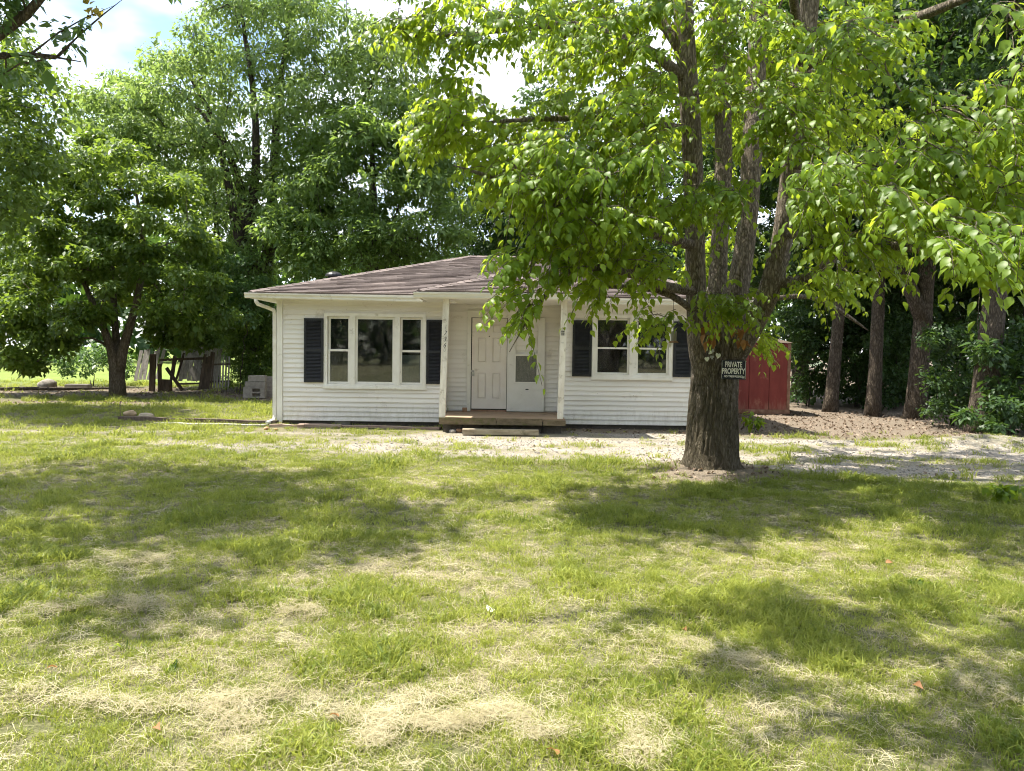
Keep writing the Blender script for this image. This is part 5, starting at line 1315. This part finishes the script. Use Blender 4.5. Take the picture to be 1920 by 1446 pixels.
# tall airy tree behind
r = R_(51)
D0 = 32.0
C = np.vstack([clumps([(250, 150), (340, 60), (430, -10), (600, -10), (720, 40), (800, 110), (820, 220), (700, 260), (560, 240), (430, 230), (330, 330), (200, 330), (130, 230)], D0-3.5, D0+3.0, 270, r, 0.45),
               clumps([(130, 190), (240, 120), (330, 180), (330, 300), (250, 340), (140, 320)], D0-3, D0+2, 60, r, 0.4),
               clumps([(330, 240), (600, 240), (640, 400), (520, 520), (400, 470), (330, 340)], D0-2.5, D0+3, 90, r, 0.5),
               clumps([(300, -350), (800, -350), (800, -20), (300, -20)], D0-3.5, D0+3, 90, r, 0.7)])
tb2 = v3(*P(487, 700, D0)); tb2[2] = 0
tree('tall_tree', 'tall airy many-stemmed tree rising behind the house corner', tb2,
     [([tb2+v3(0, 0, -0.2), P(485, 640, D0), P(478, 560, D0), P(468, 470, D0), P(462, 380, D0), P(420, 260, D0), P(350, 130, D0), P(320, 90, D0)], [0.62, 0.5, 0.42, 0.3, 0.2, 0.12, 0.06, 0.015]),
      ([P(480, 580, D0), P(505, 480, D0+0.5), P(512, 330, D0+0.5), P(520, 200, D0+0.4), P(545, 20, D0+0.3), P(560, -250, D0)], [0.34, 0.26, 0.19, 0.13, 0.08, 0.02]),
      ([P(474, 520, D0), P(440, 430, D0-0.6), P(428, 330, D0-0.8), P(400, 220, D0-1), P(320, 160, D0-1.2)], [0.26, 0.2, 0.14, 0.08, 0.03]),
      ([P(466, 430, D0), P(482, 320, D0-0.3), P(478, 180, D0-0.5), P(452, 30, D0-0.6), P(440, -250, D0-0.6)], [0.24, 0.17, 0.12, 0.07, 0.02]),
      ([P(505, 470, D0), P(560, 380, D0), P(620, 280, D0-0.4), P(700, 160, D0-0.6), P(745, 40, D0-0.6)], [0.2, 0.15, 0.11, 0.07, 0.02])],
     [(C, 0.72, 140)], M['leaf_tall'], M['bark_dark'], 52, 0.19, LONG_UV, droop=0.55, flat=0.6, step=0.8)
r = R_(57)
C = np.vstack([clumps([(270, 330), (380, 290), (460, 360), (520, 480), (500, 620), (400, 640), (330, 560)], 34, 37, 95, r, 0.5)])
b_ = P(400, 700, 35.5); b_[2] = 0
tree('background_tree', 'mid green tree filling between the low tree and the tall one', b_, [([b_+v3(0, 0, -0.2), b_+v3(0, 0, 3), b_+v3(0.2, 0, 6), b_+v3(0.1, 0, 9)], [0.3, 0.24, 0.16, 0.05])], [(C, 0.8, 200)], M['leaf_back'], M['bark_dark'], 58, 0.18, LONG_UV, flat=0.5, step=0.8)
# dense tree behind the roof
r = R_(61)
C = np.vstack([clumps([(520, 300), (620, 220), (760, 180), (850, 260), (880, 400), (850, 500), (700, 520), (560, 520), (500, 420)], 27.5, 32, 190, r, 0.5)])
b_ = P(690, 700, 30); b_[2] = 0
tree('dense_tree', 'dense dark green tree directly behind the roof slope', b_, [([b_+v3(0, 0, -0.2), b_+v3(0, 0, 3), b_+v3(0.2, 0, 6), b_+v3(0.1, 0, 10)], [0.4, 0.3, 0.22, 0.06])], [(C, 0.78, 230)], M['leaf_back'], M['bark_dark'], 62, 0.18, LONG_UV, flat=0.5, step=0.8)
r = R_(65)
C = np.vstack([clumps([(800, 300), (900, 330), (1000, 300), (1100, 300), (1100, 500), (850, 500)], 35, 40, 110, r, 0.6)])
b_ = P(930, 700, 38); b_[2] = 0
tree('far_dark_tree', 'very dark tree beyond the roof ridge seen past the leaves', b_, [([b_+v3(0, 0, -0.2), b_+v3(0, 0, 4), P(940, 400, 38), P(930, 320, 38)], [0.4, 0.3, 0.2, 0.06])], [(C, 1.0, 230)], M['leaf_wood'], M['bark_dark'], 66, 0.17, step=0.9)
# woodland at the right: every trunk in view is a tree of its own
woods = [((1557, 772), 0.20, (1590, 400), 'slim woodland tree trunk next beside the red shed', 71),
         ((1637, 780), 0.20, (1655, 380), 'woodland tree with mossy trunk, second from the red shed', 72),
         ((1716, 786), 0.27, (1745, 400), 'thick straight woodland trunk forking high, third from the red shed', 73),
         ((1838, 812), 0.29, (1880, 420), 'thick woodland tree with pale patched bark near the right edge', 74)]
for (bx, by), rad, (tx, ty), lab, sd in woods:
    r = R_(sd); b_ = G(bx, by); d = b_[1]
    top = P(tx, ty, d+0.3)
    limbs = [([b_+v3(-0.02, 0, -0.2), b_+v3(0, 0, 0.25), P(bx+(tx-bx)*0.25, by-90, d), P(bx+(tx-bx)*0.5, by-190, d), top, top+v3(0.3, 0.3, 4), top+v3(0.2, 0.5, 8)], [rad*1.45, rad*1.08, rad*0.92, rad*0.85, rad*0.75, rad*0.5, 0.05])]
    if sd == 73: limbs.append(([P(1735, 610, d), P(1715, 560, d), P(1685, 500, d), P(1670, 400, d)], [0.22, 0.2, 0.16, 0.08]))
    c = top+v3(-0.6, 1.2, 4.2)
    C = np.vstack([ellipsoid(c, (4.0, 3.4, 4.2), 115, r, 0.3, 0.55), clumps([(bx-90, 120), (bx+150, 60), (bx+150, 480), (bx-90, 500)], d-0.5, d+3, 34, r, 0.5)])
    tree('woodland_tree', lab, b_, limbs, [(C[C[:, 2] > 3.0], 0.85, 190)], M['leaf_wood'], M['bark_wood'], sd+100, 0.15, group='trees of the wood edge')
for i, (px, d, top_, lab) in enumerate(((1500, 30, 120, 'woodland tree standing behind the red shed roof'), (1700, 28, 60, 'dim inner woodland tree between the third trunk and second trunk'), (1930, 25, 40, 'tall woodland tree at the far right edge'), (1330, 34, 150, 'woodland tree rising behind the shade tree and house end'), (1180, 36, 120, 'woodland tree showing over the roof between the leaves'))):
    r = R_(81+i); b_ = P(px, 700, d); b_[2] = 0
    C = clumps([(px-190, top_), (px+190, top_), (px+210, 560), (px-210, 560)], d-2, d+3, 120, r, 0.55)
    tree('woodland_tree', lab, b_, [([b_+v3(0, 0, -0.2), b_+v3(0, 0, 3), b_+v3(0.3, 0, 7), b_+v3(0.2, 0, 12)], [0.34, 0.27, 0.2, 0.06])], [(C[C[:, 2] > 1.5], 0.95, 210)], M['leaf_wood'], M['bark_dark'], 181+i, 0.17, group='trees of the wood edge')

# shrubs and undergrowth
def shrub(name, label, poly, d0, d1, n, rad, per, seed, m='leaf_wood', size=0.10, cat='shrub', group=None, base_d=None, UV=FAR_UV):
    r = R_(seed); C = clumps(poly, d0, d1, n, r, 0.15); C = C[C[:, 2] > 0.05]
    d = (d0+d1)/2; b_ = np.array([C[:, 0].mean(), d, 0.0]); t = thing(name, label, cat, b_, group)
    s = Skel(); s.limb([b_+v3(0, 0, -0.1), b_+v3(0.02, 0, 0.25)], [0.035, 0.03]); s.limb([b_+v3(0.08, 0.05, -0.1), b_+v3(0.15, 0.06, 0.5)], [0.03, 0.02], 0)
    s.connect(C, r, 0.3, 0.006, 0.3, 0.03); mb = MB(); s.build(mb, (8, 6, 4)); mb.build('stem', M['bark_dark'], t, True)
    a = cluster_leaves(C, np.full(len(C), rad)*r.uniform(0.8, 1.2, len(C)), per, size, r, 0.45, 0.75)
    obj('foliage', leaf_mesh('foliage', *a, UV, FAR_T, M[m]), None, t)
    return t
ug = 'undergrowth along the wood edge'
shrub('shrub', 'dark leafy shrub crowding the red shed corner', [(1482, 560), (1560, 540), (1560, 760), (1485, 765)], 24.5, 26.5, 40, 0.42, 170, 201, group=ug)
shrub('shrub', 'shaded shrub between the first and second woodland trunks', [(1560, 540), (1650, 560), (1640, 770), (1570, 765)], 24.5, 27, 44, 0.42, 190, 202, group=ug)
shrub('shrub', 'shaded shrub between the second and third woodland trunks', [(1640, 560), (1720, 600), (1715, 780), (1650, 775)], 23.5, 26, 42, 0.42, 190, 203, group=ug)
shrub('shrub', 'leafy shrub right of the thick straight trunk', [(1735, 620), (1830, 600), (1830, 790), (1745, 790)], 18.2, 20.0, 30, 0.36, 120, 204, group=ug)
shrub('shrub', 'broad-leaved bush at the right edge below the pale trunk', [(1840, 620), (1960, 580), (1960, 800), (1850, 800)], 16.4, 18.0, 34, 0.34, 120, 205, m='leaf_wood', size=0.12, group=ug)
shrub('shrub', 'low green bush on the heap edge at the right', [(1800, 760), (1940, 740), (1940, 815), (1810, 815)], 15.4, 16.2, 16, 0.22, 110, 206, m='leaf_wood', size=0.10, group=ug)
shrub('shrub', 'tall dim thicket deep behind the woodland trunks', [(1480, 430), (1920, 380), (1920, 740), (1490, 740)], 26, 29, 170, 0.9, 150, 207, size=0.19, group=ug)
shrub('shrub', 'dense brush behind the collapsed shed under the tall tree', [(330, 480), (430, 440), (520, 520), (515, 680), (430, 660), (340, 640)], 30, 33, 80, 0.55, 180, 208, m='leaf_back', size=0.13, group=None)
shrub('shrub', 'bright green sapling brush between the low tree and the house', [(385, 500), (470, 470), (510, 540), (480, 600), (390, 600)], 27.5, 29, 26, 0.45, 160, 209, m='leaf_mid', size=0.13)
shrub('shrub', 'dark cedar shrub behind the concrete blocks', [(440, 600), (515, 580), (520, 710), (430, 715)], 29, 30.5, 40, 0.45, 230, 210, m='leaf_dark', size=0.10)
shrub('shrub', 'sunlit low bush left of the collapsed shed', [(105, 650), (240, 640), (240, 700), (110, 700)], 31, 33, 22, 0.4, 130, 211, m='leaf_mid', size=0.12)
shrub('shrub', 'hedge of brush far behind the house and roof', [(540, 470), (1300, 440), (1300, 640), (540, 640)], 40, 44, 150, 1.1, 130, 212, size=0.2)
def weed(px, py, d, label, h=0.5, seed=1, n=5, size=0.13):
    r = R_(seed); g = G(px, py); g[2] = float(height(g[0], g[1]))
    C = g+np.column_stack([r.normal(0, 0.14, n)*min(1, 2*h+0.1), r.normal(0, 0.12, n)*min(1, 2*h+0.1), r.uniform(0.35, 1.0, n)*h])
    t = thing('weed', label, 'plant', g, 'broad-leaved weeds'); mb = MB()
    for c in C: mb.tube([g, (g+c)/2+v3(0.02, 0, 0.05), c], [0.004, 0.003, 0.002], 4)
    mb.build('stem', M['weedstem'], t)
    a = cluster_leaves(C, np.full(n, 0.10*min(1, 2*h+0.2)), 7, size, r, 0.4, 0.6); obj('foliage', leaf_mesh('foliage', *a, NEAR_UV, NEAR_T, M['leaf_near']), None, t)
weed(1412, 812, 0, 'leafy seedling growing right behind the shade tree trunk', 0.5, 1, 7)
weed(1885, 948, 0, 'bright leafy weed at the right edge of the lawn', 0.22, 2, 14, 0.09)
weed(1715, 1100, 0, 'dark broad-leaved weed in the shaded lawn at the right', 0.05, 3, 4, 0.05)
weed(325, 1268, 0, 'yellow-green weed in the sunny lawn at the left', 0.05, 4, 2, 0.035)
weed(237, 1226, 0, 'small yellow weed in a bare patch at the left', 0.04, 5, 2, 0.03)

# ------------------------------------------------------------------ red shed
sy = 21.6
xa, xb = P(1330, 700, sy)[0], P(1481, 700, sy)[0]
shed = thing('red_shed', 'faded red shed behind the shade tree with rusty bottom edge', 'shed', ((xa+xb)/2, sy+1.5, 0))
npan = 4
for k in range(npan):
    a_, b2 = xa+(xb-xa)*k/npan, xa+(xb-xa)*(k+1)/npan-0.012
    MB().box(a_, b2, sy, sy+0.05, 0.16, 2.03).build('wall_panel', M['red'], shed)
MB().box(xa, xb, sy+0.052, sy+3.0, 0.16, 2.02).build('body', M['red'], shed)
MB().box(xa-0.02, xb+0.02, sy-0.02, sy+3.0, 0.04, 0.158).build('base_sill', M['rust'], shed)
MB().box(xb-0.07, xb+0.012, sy-0.018, sy-0.001, 0.16, 2.03).build('corner_trim', M['rust'], shed)
rf_ = MB().add([(xa-0.05, sy-0.05, 2.04), (xb+0.05, sy-0.05, 2.04), (xb+0.05, sy+1.5, 2.2), (xa-0.05, sy+1.5, 2.2), (xb+0.05, sy+3.1, 2.04), (xa-0.05, sy+3.1, 2.04)], [(0, 1, 2, 3), (3, 2, 4, 5), (0, 5, 4, 1)], [(1, 4, 2), (0, 3, 5)])
rf_.build('roof', M['darkwood'], shed)

# ------------------------------------------------------------------ collapsed shed, pickets, concrete blocks
r = R_(301)
dd = 29.0
wreck = thing('collapsed_shed', 'collapsed grey plank shed leaning under the low tree', 'shed', G(330, 738))
def plank(p0, p1, w, th, m, name='plank'):
    MB().beam(p0, p1, th, w, up=(1, 0, 0.0001)).build(name, M[m], wreck)
for k in range(9):
    px = 338+k*8.2
    plank(P(px, 714+r.normal(0, 1.5), dd+1.0), P(px+10+r.normal(0, 1), 652-6*(k < 5), dd+1.6), 0.16, 0.025, 'oldwood')
for k in range(6):
    px = 258+k*8.0
    plank(P(px-4, 712+r.normal(0, 2), dd+0.6), P(px+9+r.normal(0, 2), 655+r.normal(0, 3), dd+1.0), 0.13, 0.025, 'oldwood')
plank(P(360, 656, dd+1.5), P(378, 690, dd+1.1), 0.16, 0.02, 'oldwood')
plank(P(358, 690, dd+0.9), P(374, 712, dd+0.8), 0.3, 0.02, 'oldwood')
for p0, p1, w in (((285, 738), (287, 664), 0.20), ((300, 737), (299, 682), 0.12), ((322, 712), (328, 668), 0.11), ((330, 714), (345, 662), 0.05)):
    plank(P(*p0, dd), P(*p1, dd), w, 0.10, 'darkwood', 'post')
for p0, p1, w in (((300, 675), (384, 672), 0.09), ((334, 720), (378, 719), 0.07), ((312, 690), (342, 732), 0.11), ((300, 716), (322, 717), 0.2)):
    MB().beam(P(*p0, dd-0.1), P(*p1, dd-0.1), 0.08, w).build('rail', M['darkwood'], wreck)
MB().beam(P(306, 728, dd), P(320, 728, dd), 0.3, 0.35).build('crate', M['darkwood'], wreck)
pk = thing('picket_fence', 'leaning dark picket fence panel beside the collapsed shed', 'fence', G(405, 738))
for k in range(11):
    px = 376+k*5.4; lean = 9-1.2*k if k < 7 else 0
    wd = 0.10 if k < 4 else 0.055
    MB().beam(P(px-2, 731-k*0.6, dd-0.3), P(px+lean, 668-(8 if k in (3, 4) else 0)+r.normal(0, 2), dd-0.1), 0.025, wd, up=(1, 0, 0.0001)).build('picket', M['darkwood' if k < 5 else 'oldwood'], pk)
for py in (684, 716):
    MB().beam(P(378, py, dd-0.15), P(432, py-1, dd-0.15), 0.04, 0.07).build('rail', M['darkwood'], pk)
def block(px0, px1, py0, py1, d, label, holes=False, depth=0.2):
    x0, x1 = P(px0, py0, d)[0], P(px1, py0, d)[0]; z0, z1 = P(px0, py1, d)[2], P(px0, py0, d)[2]
    mb = MB()
    if holes:
        w = 0.045; h = (z1-z0)
        hx0, hx1 = x0+(x1-x0)*0.42, x0+(x1-x0)*0.80
        mb.box(x0, hx0, d, d+depth, z0, z1); mb.box(hx1, x1, d, d+depth, z0, z1)
        mb.box(hx0, hx1, d+0.002, d+depth, z1-w, z1); mb.box(hx0, hx1, d+0.002, d+depth, z0, z0+w); mb.box(hx0, hx1, d+0.002, d+depth, (z0+z1)/2-w/2, (z0+z1)/2+w/2)
        mb.box(hx0, hx1, d+depth-0.02, d+depth-0.002, z0+w, z1-w)
    else:
        mb.box(x0, x1, d, d+depth, z0, z1)
    return tag(mb.build('concrete_block', M['concrete']), label, 'block', 'concrete blocks stacked behind the house corner')
bd = 25.6
block(456, 496, 726, 746, bd, 'concrete block with open cells at the bottom front of the stack', True, 0.2)
block(459, 497, 715.5, 725.6, bd, 'flat concrete block in the middle course of the stack', False, 0.2)
block(465, 497, 704, 715, bd, 'upright concrete block topping the stack', False, 0.2)
block(498, 512, 715, 733, bd+0.5, 'grey concrete block beside the stack, lower row', False, 0.2); block(512.6, 530, 715, 733, bd+0.5, 'concrete block against the house corner, lower row', False, 0.2)
block(498, 530, 706, 714.4, bd+0.5, 'long concrete block capping the low row by the house', False, 0.2)
block(498, 530, 733.5, 746, bd+0.5, 'rough concrete footing under the low row of blocks', False, 0.2)

# straw mound and twig at the end of the edging
g = G(243, 780); mnd = obj('soil_clod', rock_mesh(5, 3, (1, 0.8, 0.6)), M['tanclod'], None, True); mnd.location = (g[0], g[1], 0.05); mnd.scale = (0.15,)*3
tag(mnd, 'small tan clod at the end of the bed edging', 'clod', 'clods by the bed edging')
g = G(262, 784); mnd = obj('soil_clod', rock_mesh(6, 3, (1, 0.7, 0.4)), M['steptimber'], None, True); mnd.location = (g[0]+0.15, g[1], 0.05); mnd.scale = (0.18,)*3
tag(mnd, 'low brown clod beside the tan clod on the lawn', 'clod', 'clods by the bed edging')
tg = MB().tube([G(226, 782), P(225, 770, G(226, 782)[1]), P(226, 752, G(226, 782)[1])], [0.012, 0.009, 0.005], 5)
tag(tg.build('twig', M['bark_tan']), 'thin upright twig by the tan clod', 'twig')
fb = MB().tube([G(-30, 734)+v3(0, 0, 0.06), G(60, 733)+v3(0, 0, 0.08), G(120, 733)+v3(0, 0, 0.07), G(210, 731)+v3(0, 0, 0.05)], [0.07, 0.075, 0.06, 0.03], 7)
tag(fb.build('fallen_branch', M['bark_dark']), 'dark fallen branch across the bright side lawn', 'branch')
# litter scraps on the lawn
def scrap(px, py, s, m, label, name, cat):
    g = G(px, py); n = 3; r = R_(int(px))
    me = leaf_mesh(name, np.zeros((1, 3)), np.array([[1.0, 0.3, 0.05]]), np.array([[0.1, -0.3, 1.0]]), np.array([s]), np.array([r.random()]), NEAR_UV*np.array([1, 1.1, 2.0]), NEAR_T, m)
    o = obj(name, me); o.location = (g[0], g[1], float(height(g[0], g[1]))+0.03); o.rotation_euler = (0.25, -0.1, r.random()*6)
    return tag(o, label, cat)
scrap(915, 1150, 0.09, M['paper'], 'crumpled white paper scrap in the sunny lawn', 'paper_scrap', 'paper')
scrap(1045, 1418, 0.065, M['leaf_dead'], 'orange dead leaf among the clippings at the bottom', 'dead_leaf', 'leaf')
scrap(107, 1266, 0.05, M['leaf_dead'], 'red-brown dead leaf in the grass at the left', 'dead_leaf', 'leaf')
scrap(1283, 1178, 0.045, M['leaf_dead'], 'orange dead leaf in the sunlit middle of the lawn', 'dead_leaf', 'leaf')
scrap(1660, 1062, 0.06, M['leaf_dead'], 'tan dead leaf in the sunny gap at the right', 'dead_leaf', 'leaf')
scrap(1715, 1290, 0.06, M['leaf_dead'], 'brown dead leaf in the shade at the lower right', 'dead_leaf', 'leaf')
scrap(293, 1372, 0.05, M['leaf_dead'], 'brown dead leaf near the lower left corner', 'dead_leaf', 'leaf')
scrap(635, 1345, 0.05, M['leaf_dead'], 'rust dead leaf on the straw row', 'dead_leaf', 'leaf')

# brown leaf litter under the wood edge and round the trunk
x, y = rng.uniform(-1, 13, 8000), rng.uniform(9.6, 23, 8000); ms = masks(x, y)
k = (rng.random(len(x)) < ms['soil']*0.9+0.03*ms['gravel']) & ~((x > X0) & (x < X1+0.05) & (y > WALL_Y-0.05)) & ~((x > PFX0) & (x < PFX1) & (y > 15.1)) & (np.hypot(x-TREE[0], y-TREE[1]) > 0.45)
x, y = x[k], y[k]
x2, y2 = rng.uniform(-20, -5.5, 3500), rng.uniform(21, 32, 3500); k2 = rng.random(3500) < masks(x2, y2)['soil']; x, y = np.concatenate([x, x2[k2]]), np.concatenate([y, y2[k2]])
lvv = [leaf_mesh('litter_leaf', np.array([[-0.5, 0, 0.1]]), np.array([[1.0, 0, 0.05]]), np.array([[0, q*0.2, 1.0]]), np.ones(1), np.zeros(1), NEAR_UV*np.array([1, 1, 2.4]), NEAR_T, M['litter']) for q in (-1, 0, 1)]
for q in lvv:
    q.attributes.remove(q.attributes['tint'])
scatter('leaf_litter', np.stack([x, y, height(x, y)+0.008], -1), rng.random(len(x))*6.28, 0.35, rng.uniform(0.05, 0.10, len(x)), rng.random(len(x)), lvv, M['litter'], 'brown fallen leaves on the bare ground', 'leaves')

# far woods all round the field (also what the window glass mirrors)
r = R_(401)
n = 46000; az = r.random(n)*2*np.pi; hgt = 11+5*fbm(np.cos(az)*9+20, np.sin(az)*9+20, 0, 3)
rad = 95+r.normal(0, 5, n); zc = hgt*r.random(n)**0.8
behind = np.sin(az) < -0.1; rad = np.where(behind, rad*0.62, rad)
pts = np.stack([np.cos(az)*rad, np.sin(az)*rad, zc], -1)
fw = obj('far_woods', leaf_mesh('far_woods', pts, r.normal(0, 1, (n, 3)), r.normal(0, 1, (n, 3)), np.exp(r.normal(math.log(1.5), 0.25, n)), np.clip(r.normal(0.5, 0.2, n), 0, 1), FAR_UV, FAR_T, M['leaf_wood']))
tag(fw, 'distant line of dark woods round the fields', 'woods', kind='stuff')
